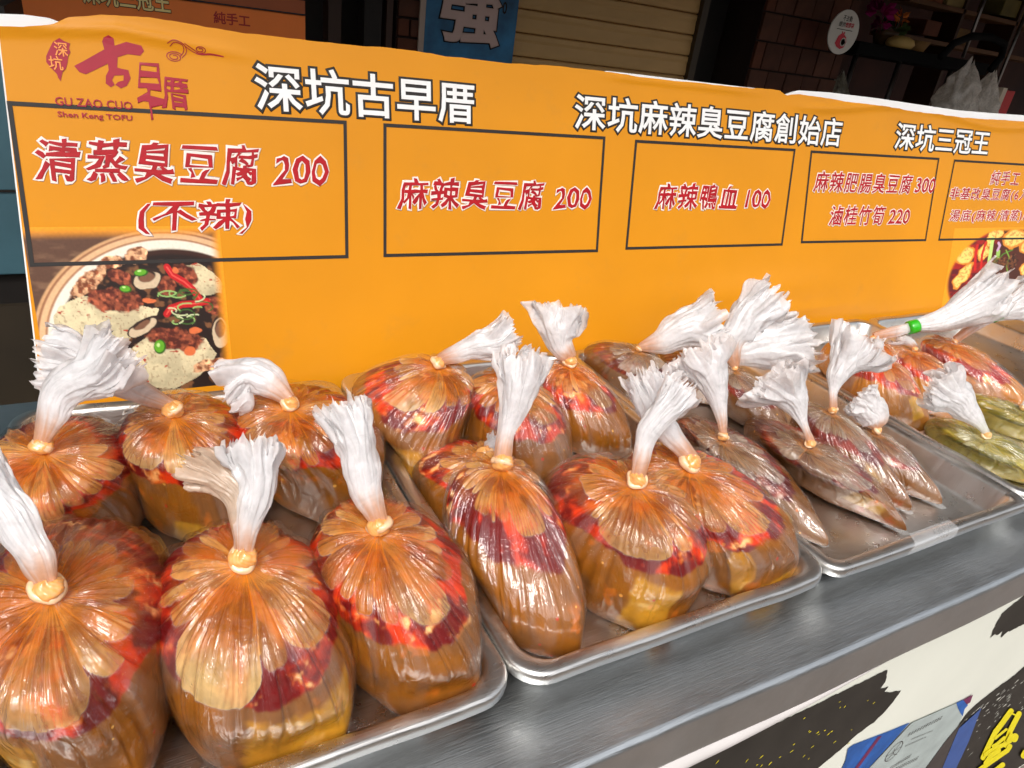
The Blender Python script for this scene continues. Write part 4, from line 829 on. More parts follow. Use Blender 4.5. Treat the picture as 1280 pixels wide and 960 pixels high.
def lettering(s, u0, u1, v0, v1, ink, off, fat=.012, shear=0, wob=0, box=None, v0b=None, parent=None, flatten=.02, name='lettering', drp=True, sp=1.0):
    me, c = glyphs(s, fat, sp=sp)
    if box is None:
        _, cb = glyphs(s, 0.0, sp=sp); box = (cb[:, 0].min(), cb[:, 0].max(), cb[:, 1].min(), cb[:, 1].max()); bpy.data.meshes.remove(_)
    x = (c[:, 0]-box[0])/(box[1]-box[0]); y = (c[:, 1]-box[2])/(box[3]-box[2])
    if wob:
        x = x+wob*(vn(c[:, 0]*7, c[:, 1]*7, 1.0, 61)-.5)/(box[1]-box[0]); y = y+wob*(vn(c[:, 0]*7, c[:, 1]*7, 5.0, 62)-.5)/(box[3]-box[2])+wob*.4*(vn(c[:, 0]*30, c[:, 1]*30, 5.0, 63)-.5)
    h = v1-v0; u = u0+x*(u1-u0)+shear*h*(y-.5); v = v0+y*h
    z = c[:, 2]; z = (z-z.min())/(max(z.max()-z.min(), 1e-6))
    o = np.stack([u, v, z*flatten*.008], -1).astype(np.float32); me.vertices.foreach_set('co', o.ravel()); me.materials.clear()
    if drp: drape(me, off)
    else:
        o = np.stack([u, -(off+o[:, 2]), v], -1).astype(np.float32); me.vertices.foreach_set('co', o.ravel()); me.update()
    link(name, me, M[ink] if isinstance(ink, str) else ink, parent or BOARD); return box
def two(s, u0, u1, v0, v1, in1, in2, f1, f2, **k):
    b = lettering(s, u0, u1, v0, v1, in2, .0044, fat=f2, name='lettering_outline', **k)
    lettering(s, u0, u1, v0, v1, in1, .0049, fat=f1, box=b, **k)
for s, a in (('深坑古早厝', (.176, .4938, .3672, .4245)), ('深坑麻辣臭豆腐創始店', (.6794, 1.3462, .3700, .4245)), ('深坑三冠王', (1.5296, 1.8962, .3735, .4290))):
    two(s, *a, 'white_ink', 'dark_ink', .016, .068, sp=1.04)
RED = [('清蒸臭豆腐', -.0796, .1708, .2715, .3205, .022), ('200', .1939, .2645, .273, .3095, .02), ('(不辣)', .0197, .1574, .2065, .2500, .02), ('麻辣臭豆腐', .3709, .6208, .2405, .2850, .022), ('200', .646, .7179, .2418, .2755, .02),
       ('麻辣鴨血', .8636, 1.0647, .2420, .2870, .022), ('100', 1.0906, 1.1554, .2446, .2785, .02), ('麻辣肥腸臭豆腐', 1.2839, 1.6115, .2785, .3195, .02), ('300', 1.6297, 1.7037, .2815, .3140, .02),
       ('滷桂竹筍', 1.3446, 1.5287, .2090, .2500, .02), ('220', 1.5482, 1.6232, .2110, .2425, .02), ('純手工', 1.9344, 2.0647, .3045, .3385, .016), ('非基改臭豆腐(6入)', 1.7711, 2.135, .2635, .2955, .016), ('湯底(麻辣/清蒸)/杯', 1.7862, 2.175, .2115, .2430, .016)]
for s, u0, u1, v0, v1, ft in RED:
    two(s, u0, u1, v0, v1, 'red_ink', 'pink_ink', ft-.006, ft+.038, shear=.12, wob=.10 if u1 < 1.2 else .04, sp=1.0 if s[0] in '0123456789(' else 1.20)
def quad_strip(pts, wd, off, ink, name='frame_line', parent=None, closed=False, n=24):
    P = [Vector(p) for p in pts]; P = P+[P[0]] if closed else P; V = []; Fc = []
    for a, b in zip(P[:-1], P[1:]):
        t = (b-a).normalized(); nn = Vector((-t.y, t.x))*wd/2; a2 = a-t*wd/2; b2 = b+t*wd/2; base = len(V)
        for k in range(n+1):
            q = a2.lerp(b2, k/n); V += [(q.x+nn.x, q.y+nn.y, 0), (q.x-nn.x, q.y-nn.y, 0)]
        for k in range(n): Fc.append((base+2*k, base+2*k+1, base+2*k+3, base+2*k+2))
    # alternate sides a hair apart in depth so corners do not share a plane
    m_ = 2*(n+1); V = [(x, y, .00006*((i//m_) % 2)) for i, (x, y, _) in enumerate(V)]
    me = pmesh(name, V, Fc); drape(me, off); return link(name, me, M[ink], parent or BOARD)
BX = [((-.0972, .3562), (.2929, .3580), (.2865, .1715), (-.1008, .1725)), ((.3514, .3577), (.7402, .3587), (.7353, .1692), (.3447, .1715)), ((.8091, .3566), (1.2114, .3582), (1.2044, .1709), (.8006, .1719)),
      ((1.2617, .3571), (1.7012, .3583), (1.7010, .1715), (1.2640, .1745)), ((1.766, .3569), (2.30, .3575), (2.30, .167), (1.7560, .1715))]
for i, b in enumerate(BX): quad_strip(b, .0048, .0047, 'dark_ink', closed=True)
# logo at the top left
GU = [(265, 212), (300, 200), (372, 172), (368, 145), (375, 132), (392, 127), (408, 140), (408, 165), (450, 158), (500, 178), (508, 198), (492, 212), (450, 200), (414, 205), (408, 240), (420, 246), (445, 255), (450, 285), (434, 308), (412, 314), (394, 298), (405, 290), (424, 288), (427, 270), (395, 266), (385, 280), (392, 298), (378, 304), (362, 288), (366, 262), (378, 245), (378, 222), (300, 246), (280, 236)]
gm = poly_me('seal', [(-.0262+(x/2.783-97)/85*.0741, .4381-(y/2.783-47)/63*.0563+(x/2.783-140)*.00022) for x, y in GU], 0)
c = np.empty(len(gm.vertices)*3, np.float32); gm.vertices.foreach_get('co', c); c = c.reshape(-1, 3)[:, [0, 2, 1]]; gm.vertices.foreach_set('co', np.ascontiguousarray(c).ravel()); drape(gm, .0045); link('lettering', gm, M['maroon_ink'], BOARD)
lettering('早', .0345, .0665, .3500, .4150, 'maroon_ink', .00455, fat=.016, wob=.16, shear=.05)
lettering('厝', .0636, .0930, .3625, .3990, 'maroon_ink', .0046, fat=.020, wob=.14)
lettering('GU ZAO CUO', -.0521, .0283, .3573, .3665, 'maroon_ink', .0052, fat=.010)
lettering('Shen Keng TOFU', -.0514, .0266, .3428, .3505, 'maroon_ink', .0052, fat=.018)
tw = [(.62, 0), (.78, .06), (1, .10), (.93, .22), (.97, .30), (.86, .40), (.80, .55), (.70, .70), (.56, .78), (.50, .88), (.44, 1), (.36, .92), (.34, .84), (.14, .70), (.0, .58), (.03, .44), (.18, .28), (.36, .10)]
me = poly_me('seal', [(-.0552+.0265*x, .4310-.0470*y) for x, y in tw], 0)
c = np.empty(len(me.vertices)*3, np.float32); me.vertices.foreach_get('co', c); c = c.reshape(-1, 3)[:, [0, 2, 1]]; me.vertices.foreach_set('co', np.ascontiguousarray(c).ravel()); drape(me, .0046); link('seal', me, M['maroon_ink'], BOARD)
lettering('深', -.0452, -.0322, .4115, .4265, 'orange_ink', .0051, fat=.012); lettering('坑', -.0525, -.0390, .3960, .4110, 'orange_ink', .0051, fat=.012)
def curve_line(pts, wd=.0009): quad_strip([tuple(p) for p in pts], wd, .0046, 'maroon_ink', name='cloud_line', n=1)
def spiral(cx, cy, r, turns, ph, ry=.62): return [(cx+r*(1-.72*k/40)*math.cos(ph+turns*2*math.pi*k/40), cy+ry*r*(1-.72*k/40)*math.sin(ph+turns*2*math.pi*k/40)) for k in range(41)]
curve_line(spiral(.0815, .4225, .0100, 2.2, .6)); curve_line(spiral(.112, .4335, .0070, 1.7, -2.2))
for d in (0, .0028):
    curve_line([tuple(p) for p in catmull([(.0750+d, .4370-d), (.0830, .4415-d), (.0930-d*.5, .4375-d*.3), (.0960-d*1.2, .4300), (.0905-d, .4225+d*.2), (.098-d*.3, .4165+d*.5)][:5]+[], 26)])
    curve_line([tuple(p) for p in catmull([(.0945, .4385-d), (.1040, .4330-d), (.1120, .4290-d*.4), (.1250, .4300-d*.4), (.1388, .4285-d*.2)], 26)])

# ---- food pictures printed on the board: painted point by point on a fine grid
def ell(X, Y, cx, cy, rx, ry, rot=0):
    c, s = math.cos(rot), math.sin(rot); dx, dy = X-cx, Y-cy; return np.sqrt(((dx*c+dy*s)/rx)**2+((-dx*s+dy*c)/ry)**2)
def put(C, col, f): return C*(1-f[..., None])+np.array(col)*f[..., None]
def fpoly(X, Y, P):
    ins = np.zeros(X.shape, bool); n = len(P)
    for i in range(n):
        x0, y0 = P[i]; x1, y1 = P[(i+1) % n]
        if y0 == y1: continue
        cnd = ((y0 > Y) != (y1 > Y)) & (X < (x1-x0)*(Y-y0)/(y1-y0)+x0); ins ^= cnd
    return ins.astype(float)
def dist_line(X, Y, P):
    d = np.full(X.shape, 1e9)
    for (x0, y0), (x1, y1) in zip(P[:-1], P[1:]):
        l2 = (x1-x0)**2+(y1-y0)**2; t = np.clip(((X-x0)*(x1-x0)+(Y-y0)*(y1-y0))/l2, 0, 1); d = np.minimum(d, np.hypot(X-x0-t*(x1-x0), Y-y0-t*(y1-y0)))
    return d
ORG = np.array(lin(240, 152, 22))
def mince(C, X, Y, f, seed, a=lin(78, 30, 20), b=lin(150, 76, 50)):
    n = fbm(X/17, Y/15, 0, seed, 3); n2 = vn(X/13, Y/13, 3, seed+5)
    g = sstep(.30, .72, n); col = np.array(a)*(1-g[..., None])+np.array(b)*g[..., None]; col = col*(1+.8*sstep(.62, .8, n2)[..., None])
    return C*(1-f[..., None])+col*f[..., None]
def picture1():
    X, Y = np.meshgrid(np.linspace(105, 902, 250), np.linspace(130, 838, 235), indexing='ij')
    wx = X+11*(fbm(X/60, Y/60, 0, 1)-.5)*2; wy = Y+11*(fbm(X/60, Y/60, 9, 2)-.5)*2
    C = np.broadcast_to(np.array(lin(92, 62, 46)), X.shape+(3,)).copy()
    C = put(C, lin(120, 88, 66), sstep(.4, .7, fbm(X/80, Y/30, 0, 3)))
    e = ell(X, Y, 628, 585, 555, 445, -.10)
    C = put(C, lin(205, 158, 112), 1-sstep(.985, 1.0, e)); C = put(C, lin(150, 100, 68), (1-sstep(.965, .975, e))); C = put(C, lin(222, 178, 134), 1-sstep(.945, .96, e)); C = put(C, lin(170, 120, 85), 1-sstep(.905, .915, e))
    C = put(C, lin(232, 224, 206), 1-sstep(.885, .90, e)); C = put(C, lin(205, 192, 170), 1-sstep(.80, .83, e))
    e2 = ell(X, Y, 640, 600, 478, 375, -.10); C = put(C, lin(58, 30, 20), 1-sstep(.985, 1.01, e2)); C = put(C, lin(34, 20, 15), 1-sstep(.92, .97, e2))
    C = put(C, lin(120, 78, 48), (1-sstep(.85, .9, e2))*sstep(.55, .7, fbm(X/35, Y/35, 4, 8)))
    def tofu(C, P, seed):
        f = fpoly(wx, wy, P); c = np.array(lin(226, 210, 168))*(1-.30*sstep(0, 1, (wy-min(p[1] for p in P))/(max(p[1] for p in P)-min(p[1] for p in P)))[..., None]**2)*(1-.25*sstep(.45, .75, fbm(X/70, Y/50, 1, seed))[..., None])
        C = C*(1-f[..., None])+c*f[..., None]
        C = put(C, lin(120, 70, 45), f*sstep(.76, .86, vn(X/7, Y/11, 2, seed))*.4); C = put(C, lin(170, 60, 40), f*sstep(.74, .8, fbm(X/30, Y/18, 7, seed))); return C
    C = tofu(C, [(168, 480), (200, 440), (290, 405), (400, 430), (480, 440), (592, 478), (565, 535), (470, 590), (400, 645), (330, 625), (215, 575), (175, 525)], 11)
    C = tofu(C, [(700, 300), (780, 285), (850, 320), (890, 380), (880, 420), (800, 435), (740, 400)], 12)
    C = tofu(C, [(455, 640), (540, 590), (640, 600), (790, 620), (838, 690), (800, 745), (730, 790), (620, 830), (510, 820), (450, 730)], 13)
    for (cx, cy, rx, ry, ro, sd) in ((420, 428, 120, 52, .12, 21), (655, 612, 130, 52, .22, 22), (725, 335, 58, 48, .6, 23), (640, 375, 46, 42, 0, 24), (850, 480, 56, 42, 0, 26), (450, 335, 52, 30, .2, 27)):
        f = 1-sstep(.85, 1.05, ell(wx, wy, cx, cy, rx, ry, ro)+.30*(fbm(X/18, Y/18, sd, sd)-.5)); C = mince(C, X, Y, f, sd)
    for (cx, cy, rx, ry, ro) in ((325, 350, 95, 38, -.65), (420, 275, 60, 30, -.2), (530, 248, 52, 34, -.4), (800, 740, 90, 26, -.15)):
        f = 1-sstep(.85, 1.0, ell(wx, wy, cx, cy, rx, ry, ro)+.35*(fbm(X/14, Y/14, 3, 31)-.5)); C = mince(C, X, Y, f, 32, lin(120, 62, 36), lin(225, 172, 128))
    for (cx, cy, rx, ry, ro) in ((562, 345, 70, 44, -.3), (520, 548, 80, 30, -.5), (862, 590, 44, 78, .1)):
        C = put(C, lin(45, 28, 22), 1-sstep(.93, 1.0, ell(wx, wy, cx, cy, rx, ry, ro))); C = put(C, lin(205, 182, 150), (1-sstep(.80, .86, ell(wx, wy, cx, cy+5, rx, ry, ro)))*sstep(.45, .60, ell(wx, wy, cx, cy-14, rx, ry, ro)))
        C = put(C, lin(120, 82, 60), 1-sstep(.40, .52, ell(wx, wy, cx, cy-6, rx, ry, ro)))
    d = dist_line(X, Y, [(652, 300), (672, 335), (720, 365), (755, 400), (780, 440)]); C = put(C, lin(190, 22, 28), 1-sstep(13, 16, d)); C = put(C, lin(225, 80, 70), 1-sstep(2, 5, d))
    d = dist_line(X, Y, [(628, 500), (648, 476), (700, 462), (760, 462), (812, 454)]); C = put(C, lin(185, 20, 26), 1-sstep(13, 16, d)); C = put(C, lin(222, 84, 70), 1-sstep(2, 4, d))
    rs = np.random.RandomState(4)
    for i in range(26):
        cx, cy, r0_ = rs.uniform(635, 790), rs.uniform(405, 540), rs.uniform(18, 48); a0 = rs.uniform(0, 6); pts = [(cx+r0_*math.cos(a0+t)*1.1, cy+r0_*.5*math.sin(a0+t)) for t in np.linspace(0, rs.uniform(1.5, 3.6), 12)]
        if abs((cy-458)) < 16: continue
        C = put(C, lin(*[(60, 96, 40), (150, 190, 110), (205, 215, 165)][i % 3]), (1-sstep(2.2, 4, dist_line(X, Y, pts)))*.9)
    for (cx, cy, rx, ry, ro) in ((540, 320, 30, 15, -.1), (468, 385, 25, 15, .1), (582, 640, 26, 32, .2)):
        C = put(C, lin(40, 88, 20), 1-sstep(.95, 1.08, ell(X, Y, cx, cy, rx, ry, ro))); C = put(C, lin(96, 165, 38), 1-sstep(.75, .9, ell(X, Y, cx-2, cy-2, rx, ry, ro))); C = put(C, lin(190, 225, 140), 1-sstep(.2, .35, ell(X, Y, cx-6, cy-8, rx, ry, ro)))
    for (cx, cy, rx, ry) in ((745, 580, 30, 16), (712, 668, 28, 26), (560, 440, 30, 10), (690, 315, 16, 14)):
        C = put(C, lin(214, 110, 62), 1-sstep(.8, 1.0, ell(wx, wy, cx, cy, rx, ry)))
    fade = np.minimum.reduce([sstep(130, 185, Y), 1-sstep(845, 900, X), np.ones_like(X)])
    C = C*fade[..., None]+ORG*(1-fade[..., None])
    U = -.105+(X-105)/797*.2205; VV = .2170-(Y-130)/708*.2190
    return U, VV, C
def picture2():
    X, Y = np.meshgrid(np.linspace(440, 1600, 260), np.linspace(100, 900, 200), indexing='ij')
    wx = X+26*(fbm(X/70, Y/70, 0, 51)-.5)*2; wy = Y+26*(fbm(X/70, Y/70, 9, 52)-.5)*2
    C = np.broadcast_to(np.array(lin(96, 22, 26)), X.shape+(3,)).copy(); C = put(C, lin(160, 30, 22), sstep(.45, .65, fbm(X/90, Y/60, 2, 53))); C = put(C, lin(70, 36, 22), sstep(820, 950, X)*.9)
    def fried(C, cx, cy, rx, ry, ro, sd):
        e = ell(wx, wy, cx, cy, rx, ry, ro); f = 1-sstep(.95, 1.02, e); C = put(C, lin(214, 130, 40), f); C = put(C, lin(240, 205, 110), 1-sstep(.72, .88, e)); return put(C, lin(190, 120, 50), (1-sstep(.7, .85, e))*sstep(.55, .65, fbm(X/18, Y/18, sd, sd))*.7)
    for a in ((585, 375, 92, 110, .5, 61), (600, 580, 60, 150, .5, 62), (1070, 225, 130, 105, 0, 63), (890, 170, 60, 60, 0, 64), (820, 200, 34, 110, .1, 65), (1250, 330, 110, 90, .3, 66), (1300, 560, 120, 90, 0, 67), (760, 360, 60, 90, 0, 68)): C = fried(C, *a)
    for P, wd_, c in (([(690, 280), (690, 400), (710, 530)], 15, (200, 30, 24)), ([(770, 250), (755, 380), (770, 520)], 13, (205, 36, 28)), ([(835, 210), (840, 360), (845, 510)], 20, (190, 215, 120)), ([(920, 350), (925, 420), (900, 480)], 22, (150, 190, 90)), ([(905, 470), (980, 380), (1070, 340)], 7, (80, 130, 40)), ([(1000, 340), (1050, 420), (1040, 520), (1070, 600)], 7, (120, 160, 60)), ([(905, 260), (925, 290), (910, 340)], 14, (200, 160, 190))):
        C = put(C, lin(*c), 1-sstep(wd_*.8, wd_, dist_line(X, Y, P)))
    for (cx, cy, rx, ry) in ((960, 470, 80, 70), (930, 560, 60, 40), (1090, 470, 70, 90)):
        f = 1-sstep(.8, 1.05, ell(wx, wy, cx, cy, rx, ry)+.4*(fbm(X/20, Y/20, 3, 71)-.5)); C = mince(C, X, Y, f*.85, 72, lin(34, 16, 14), lin(120, 70, 40))
    bowl = ell(X, Y, 1120, 620, 680, 560, 0); fade = (1-sstep(.94, 1.0, bowl))*sstep(105, 150, Y)
    C = C*fade[..., None]+ORG*(1-fade[..., None])
    return 1.815+(X-440)/742*.335, .198-(Y-100)/700*.172, C
for fn in (picture1, picture2):
    U, VV, C = fn(); me = grid_me('food_picture', U, VV, np.zeros_like(U)); add_attr(me, 'Col', C); drape(me, .0042); link('food_picture', me, M['print'], BOARD, smooth=True, label='printed picture of tofu in a bowl' if fn is picture1 else 'printed picture of red hotpot')

# ------------------------------------------------------------------ shopfront behind the board, in the arcade's shade
def B(name, x0, x1, y0, y1, z0, z1, mt, parent=None, bev=0, **k):
    return link(name, box_me(name, x0, x1, y0, y1, z0, z1, bev), mt, parent, **k)
dark = simple('dark_doorway_paint', lin(26, 18, 12), .7, vary=.3)
wood = simple('dark_brown_wood', lin(66, 40, 24), .6, vary=.35, scale=3, stretch=(1, 1, .2))
# second, shaded orange board further back at the left
t = empty('rear_menu_board', (0, 2.2, 1.0), label='second orange menu board standing in shade at the top left behind the first', cat='menu board')
ob2 = simple('shaded_orange_vinyl', lin(228, 116, 38), .5, vary=.08)
B('panel', -1.3, .512, 0, .02, -.2, .352, ob2, t); B('top_strip', -1.3, .511, -.004, .0, .352, .385, simple('rear_board_trim', lin(150, 72, 26), .5), t)
B('trim_line', -1.3, .512, -.006, -.0005, .349, .3525, dark, t)
gold = simple('pale_gold_ink', lin(225, 200, 130), .5)
lettering('深坑三冠王', -.02, .172, .314, .362, dark, .0015, fat=.05, name='lettering_outline', parent=t, drp=False)
lettering('深坑三冠王', -.02, .172, .314, .362, gold, .0022, fat=.02, parent=t, drp=False)
lettering('純手工', .275, .365, .304, .332, simple('rear_red_ink', lin(160, 30, 20), .5), .001, fat=.02, parent=t, drp=False)
# dark posts
for i, (x, wd_, c) in enumerate(((.78, .05, wood), (.92, .07, dark), (1.01, .025, wood))):
    p_ = B('door_post', x, x+wd_, 2.98, 3.06, 0, 2.25, c, label=('brown wooden post just right of the rear orange board', 'wide near-black post second from the rear orange board', 'thin brown post beside the red brick strip')[i], cat='post')
B('shop_shutter_recess', .45, 1.05, 3.3, 3.35, 0, 2.25, dark, kind='structure')
# brick pillars: every brick its own piece on a mortar core
BRK = [simple('brick_red_brown', lin(82, 36, 18), .8, vary=.3, scale=9, bump=.4, bscale=60), simple('brick_umber', lin(80, 44, 26), .8, vary=.3, scale=9, bump=.4, bscale=60), simple('brick_dark', lin(72, 38, 22), .85, vary=.3, scale=9, bump=.4, bscale=60), simple('brick_orange', lin(86, 42, 18), .8, vary=.3, scale=9, bump=.4, bscale=60)]
MORT = simple('mortar', lin(40, 22, 14), .9, vary=.2)
def brick_pillar(x0, x1, label, y0=3.0, bw=.15, bh=.135, z0=.95, z1=2.2, seed=0):
    t = empty('brick_pillar', ((x0+x1)/2, y0+.15, 0), label=label, cat='pillar'); xc, yc = (x0+x1)/2, y0+.15
    B('mortar_core', x0-xc, x1-xc, -.145, .15, 0, 2.25, MORT, t); rng = random.Random(seed)
    meshes = []
    nb = max(1, round((x1-x0)/bw)); w_ = (x1-x0)/nb
    for mi in range(4): meshes.append([])
    base = {}
    rowi = 0; z = z0
    while z < z1:
        offs = w_/2 if rowi % 2 else 0; xa = x0-offs
        while xa < x1-1e-4:
            a, b = max(xa, x0)+.004, min(xa+w_, x1)-.004
            if b-a > .02:
                mi = rng.randrange(4); key = (mi, round(b-a, 3))
                if key not in base:
                    base[key] = box_me('brick', -(b-a)/2, (b-a)/2, -.012, .012, -(bh-.009)/2, (bh-.009)/2, .003); base[key].materials.append(BRK[mi])
                o = link('brick', base[key], None, t); o.location = ((a+b)/2-xc, -.150+rng.uniform(-.003, .003), z+bh/2)
            xa += w_
        z += bh; rowi += 1
    return t
brick_pillar(1.058, 1.165, 'narrow strip of red brick beside the blue sign', seed=3, bw=.107, bh=.07)
brick_pillar(3.012, 3.70, 'wide dark brick pillar carrying the round white sticker', seed=4)
# blue sign
t = empty('wall_sign', (1.37, 2.97, 1.3), label='blue mottled sign with one large pale character, hung at the shutter edge', cat='sign')
sb = simple('blue_sign_print', lin(40, 104, 146), .5, vary=.5, scale=9); B('sign_panel', -.202, .212, 0, .012, -.4, .6, sb, t)
B('white_border', -.226, -.203, .0, .010, -.4, .6, simple('sign_border', lin(185, 165, 150), .6), t)
pale = simple('pale_sign_ink', lin(205, 175, 165), .5, vary=.05)
lettering('強', -.13, .125, .010, .235, dark, .001, fat=.055, parent=t, name='lettering_outline', drp=False)
lettering('強', -.13, .125, .010, .235, pale, .003, fat=.035, parent=t, drp=False)
lettering('0', .138, .158, .135, .180, dark, .001, fat=.02, parent=t, drp=False)
# roller shutter, every slat a piece
t = empty('roller_shutter', (2.1, 3.05, 1.0), label='closed tan roller shutter of horizontal slats between blue sign and dark doorway', cat='shutter')
sh = simple('tan_shutter_paint', lin(206, 164, 104), .55, vary=.12, scale=2.5, stretch=(1, 1, 3)); z = -.95
prof = [(0, 0), (-.012, .004), (-.014, .02), (-.010, .058), (-.013, .070), (-.012, .088), (0, .093)]
V = []; Fc = []
for x in (-.52, .52):
    for (y, zz) in prof: V.append((x, y, zz))
n = len(prof); Fc = [(k, k+1, n+k+1, n+k) for k in range(n-1)]
sm = pmesh('slat', V, Fc); sm.materials.append(sh)
for i in range(22):
    o = link('slat', sm, None, t); o.location = (0, 0, -.95+i*.0945)
B('guide_rail', .52, .56, -.04, .02, -1, 1.2, simple('shutter_rail', lin(58, 44, 24), .5), t)
B('sill_box', -.45, .30, -.06, -.02, .62, .95, simple('brown_box_paint', lin(78, 48, 36), .6), t)
B('dark_doorway', 2.62, 3.0, 3.25, 3.3, 0, 2.25, dark, kind='structure')
# round sticker on the pillar
t = empty('round_sticker', (3.445, 2.83, 1.585), label='round white sticker with a small red hand mark on the brick pillar', cat='sticker')
wm = simple('sticker_white', lin(205, 200, 190), .5, vary=.05); rm = simple('sticker_red', lin(190, 30, 50), .5)
V = [(.112*math.cos(a), 0, .105*math.sin(a)) for a in np.linspace(0, 2*math.pi, 40, endpoint=False)]; V += [(x, .006, z) for x, y, z in V]
link('disc', pmesh('disc', V, [tuple(range(40))]+[(i, i+40, (i+1) % 40+40, (i+1) % 40) for i in range(40)]), wm, t)
lettering('不主動', -.035, .035, .052, .078, dark, .001, fat=.01, parent=t, drp=False); lettering('提供', -.055, -.005, .024, .047, dark, .001, fat=.01, parent=t, drp=False); lettering('塑膠袋', -.003, .062, .024, .047, rm, .001, fat=.02, parent=t, drp=False)
B('print_line', -.06, .06, -.002, 0, .010, .013, dark, t)
hand = [(-.045, -.055), (-.035, -.02), (-.012, -.005), (-.018, .002), (-.010, .004), (-.004, -.006), (.004, .004), (.010, .002), (.008, -.010), (.030, -.022), (.040, -.045), (.030, -.070), (.005, -.080), (-.025, -.072)]
me = poly_me('red_mark', hand, -.002); link('red_mark', me, rm, t)
ring = [(.012+.018*math.cos(a), -.045+.018*math.sin(a)) for a in np.linspace(0, 2*math.pi, 20)]; link('white_mark', ribbon(ring, .005, -.004), wm, t)
# shop interior at the right
B('interior_back_wall', 3.70, 9.5, 4.9, 5.0, 0, 2.25, simple('interior_tile', lin(70, 34, 24), .7, vary=.4, scale=2.5), kind='structure')
stl = simple('dull_steel', (.30, .29, .28), .35, metal=1, vary=.2); blk = simple('black_enamel', (.006, .006, .006), .8, spec=.1)
def rod(name, p, q, r, mt, parent=None, **k): return link(name, tube_me(name, [p, q], r, 10), mt, parent, smooth=True, **k)
# food stall frame of poles and a black shelf
t = empty('stall_frame', (4.7, 3.1, 0), label='dark stall frame with steel poles and a black shelf inside the shop', cat='shelf')
for x in (-.80, -.39, .15): rod('pole', (x, -.03, .7), (x, -.03, 1.50), .015, stl, t)
B('shelf', -.84, .50, -.06, .30, 1.50, 1.572, blk, t, bev=.01); B('lower_shelf', -.86, 1.05, -.05, .4, 1.10, 1.14, blk, t)
rod('pole', (.75, .3, 1.6), (.75, .3, 2.2), .012, stl, t); rod('pole', (1.3, .3, 1.2), (1.3, .3, 2.2), .012, stl, t)
tan = simple('cardboard', lin(150, 112, 62), .7, vary=.25); 
for i, (x, z, w_, h_, c_) in enumerate(((5.15, 1.93, .30, .12, (150, 84, 48)), (5.50, 1.93, .25, .10, (160, 140, 84)), (5.75, 1.70, .16, .11, (120, 90, 40)), (5.35, 1.72, .18, .10, (112, 60, 36)), (6.2, 1.95, .3, .12, (110, 100, 50)))):
    B('carton', x, x+w_, 3.7, 3.9, z, z+h_, simple('carton_%d' % i, lin(*c_), .7, vary=.25), bev=.006, label=('reddish carton on the upper shelf, leftmost', 'pale yellow carton beside the reddish one on the upper shelf', 'olive carton on the middle shelf under the yellow one', 'brown carton low on the middle shelf', 'green grey carton at the far right of the upper shelf')[i], cat='carton', group='cartons on the shop shelves')
t = empty('wall_shelf', (5.8, 3.8, 1.6), label='wooden wall shelf unit inside the shop at top right', cat='shelf')
for z in (.07, .30): B('board', -.75, 1.4, -.12, .12, z, z+.028, simple('shelf_wood', lin(110, 72, 34), .6), t)
for x in (-.1, .62): B('upright', x, x+.03, -.12, .12, -.4, .8, wood, t)
# kettle-like black appliance edge
link('wok_handle', tube_me('wok_handle', [(4.13, 2.7, 1.54), (4.20, 2.7, 1.62), (4.34, 2.7, 1.672), (4.52, 2.7, 1.685), (4.68, 2.7, 1.665), (4.70, 2.7, 1.60), (4.64, 2.7, 1.52)], .02, 10), blk, smooth=True, label='thick black curved handle arching above the white bags', cat='handle')
# white carrier bags standing in the shop
def carrier(x, y, z, s, label, seed, col=(.92, .86, .78)):
    th = np.linspace(0, 1, 46); ph = np.linspace(0, 2*np.pi, 90, endpoint=False); T, P = np.meshgrid(th, ph, indexing='ij'); c_, s_ = np.cos(P), np.sin(P)
    r = np.interp(T, [0, .04, .3, .6, .78, .88, 1], [0.0, .9, 1.0, .95, .72, .42, .12]); pl = np.abs((P*9/(2*np.pi)+T*.8) % 1*2-1)
    r = r*(1+.9*(fbm(c_*2.0, s_*2.0, T*5, seed, 4)-.5)-.16*pl*sstep(.3, .8, T))
    X, Y, Z = r*c_*s*.5, r*s_*s*.38, T*s*1.5+.5*s*(fbm(c_*1.5, s_*1.5, 0, seed+1)-.5)*T*T
    me = grid_me('carrier_bag', X, Y, Z, wrap=True); add_attr(me, 'Col', np.ones(X.shape+(1,))*np.array(col))
    link('carrier_bag', me, M['film'], smooth=True, loc=(x, y, z), label=label, cat='plastic bag', group='white carrier bags standing in the shop')
B('shop_table', 3.75, 5.6, 2.50, 2.9, 1.06, 1.10, wood, label='dark wooden table in the shop carrying white carrier bags', cat='table')
carrier(4.47, 2.72, 1.10, .305, 'larger white carrier bag with a peaked top, at right behind the menu board', 81)
carrier(4.68, 2.70, 1.10, .27, 'smaller white carrier bag to the right of the peaked one', 82)
carrier(3.81, 3.06, 1.10, .19, 'dim greyish carrier bag beside the brick pillar', 83, (.35, .32, .24))
t = empty('red_box', (4.90, 2.72, 1.27), label='small red and white box with folded paper beside the carrier bags', cat='box')
B('carton_body', -.05, .06, -.04, .04, 0, .16, simple('red_card', lin(190, 22, 26), .5), t, bev=.004); B('paper_wrap', -.09, -.045, -.045, .03, .01, .17, simple('paper', lin(205, 190, 170), .7), t)
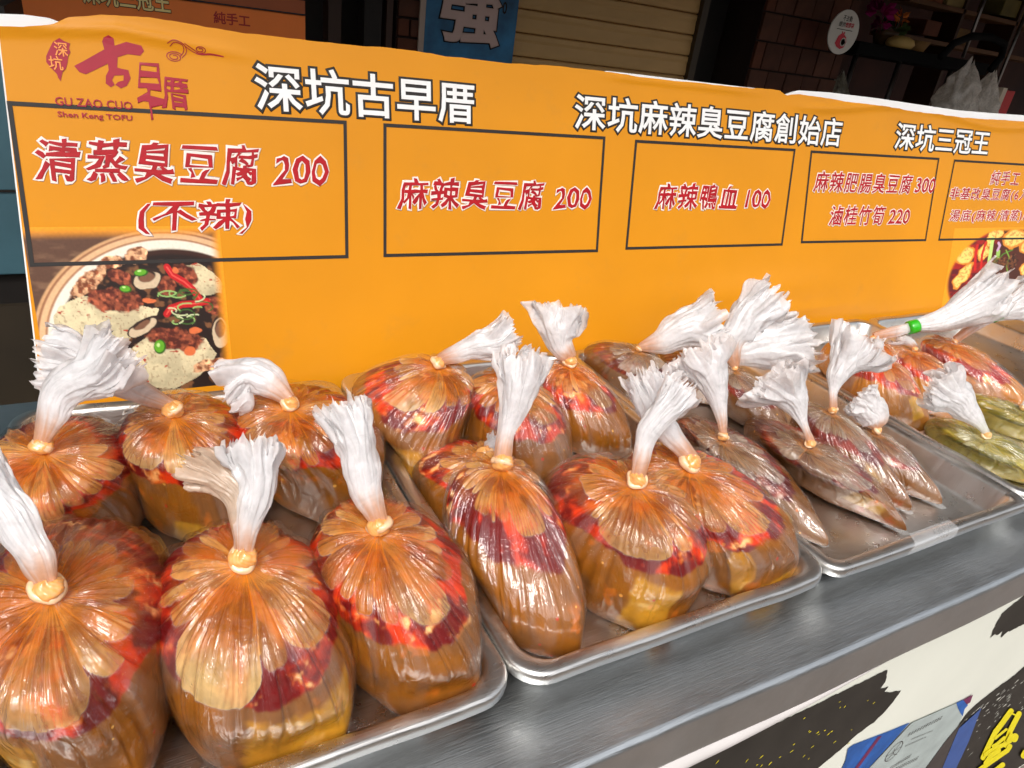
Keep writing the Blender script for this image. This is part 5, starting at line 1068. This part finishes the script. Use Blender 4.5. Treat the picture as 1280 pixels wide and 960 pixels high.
# flowers and bowls on the black shelf
t = empty('flower_pot', (4.19, 3.14, 1.572), label='magenta and orange artificial flowers in a small pot on the black shelf', cat='flowers')
link('pot', lathe_me('pot', [(0, 0), (.05, 0), (.07, .06), (.075, .08), (.06, .08), (.05, .02)], 18), simple('pot_glaze', lin(80, 56, 30), .4), t, smooth=True)
rng = random.Random(9); mg = simple('magenta_petals', lin(170, 20, 110), .6); orr = simple('orange_petals', lin(230, 130, 50), .6); gr = simple('dark_leaf', lin(60, 80, 30), .6)
def petals(name, c, r, mt, n_=26):
    bm = bmesh.new()
    for i in range(n_):
        d = Vector((rng.gauss(0, 1), rng.gauss(0, 1), rng.gauss(0, 1))).normalized(); a_ = d.orthogonal().normalized(); b_ = d.cross(a_); p = Vector(c)+d*r*.25; l = r*rng.uniform(.6, 1)
        vs = [bm.verts.new(p), bm.verts.new(p+d*l*.6+a_*l*.35), bm.verts.new(p+d*l+b_*l*.1), bm.verts.new(p+d*l*.6-a_*l*.35)]; bm.faces.new(vs)
    me = bpy.data.meshes.new(name); bm.to_mesh(me); bm.free(); return link(name, me, mt, t)
petals('blossom', (-.11, 0, .17), .085, mg, 40); petals('blossom', (-.07, 0, .11), .055, mg); petals('blossom', (.10, 0, .16), .06, orr); petals('leaves', (.06, 0, .09), .085, gr, 34)
link('bread_bun', lathe_me('bread_bun', [(0, 0), (.07, 0), (.085, .02), (.072, .045), (.04, .06), (0, .064)], 24), simple('pale_bun', lin(205, 170, 100), .6), smooth=True, loc=(4.20, 3.03, 1.572), label='pale round bun on the black shelf under the flowers', cat='bun')
link('paper_bowl', lathe_me('paper_bowl', [(0, 0), (.045, 0), (.07, .055), (.066, .055), (.04, .006), (0, .006)], 20), tan, smooth=True, loc=(4.44, 3.08, 1.572), label='tan open bowl on the black shelf right of the flowers', cat='bowl')
# teal cabinet behind the left end of the trays
t = empty('teal_cabinet', (-.75, 1.55, 0), label='chipped teal metal cabinet standing in shade left of the menu board', cat='cabinet')
tm = simple('chipped_teal_paint', lin(74, 112, 124), .5, vary=.15, scale=6, bump=.3); B('door_panel', -.5, .62, -.02, .0, .865, 1.30, tm, t, bev=.003)
B('carcass', -.5, .62, .0, .4, .1, 1.32, dark, t); B('lower_panel', -.5, .62, -.015, .0, .1, .80, simple('mottled_brown_panel', lin(52, 42, 28), .7, vary=.3, scale=5), t)  # lower panel in a mottled dark brown
B('door_seam', -.5, .62, -.024, -.018, 1.02, 1.024, dark, t)
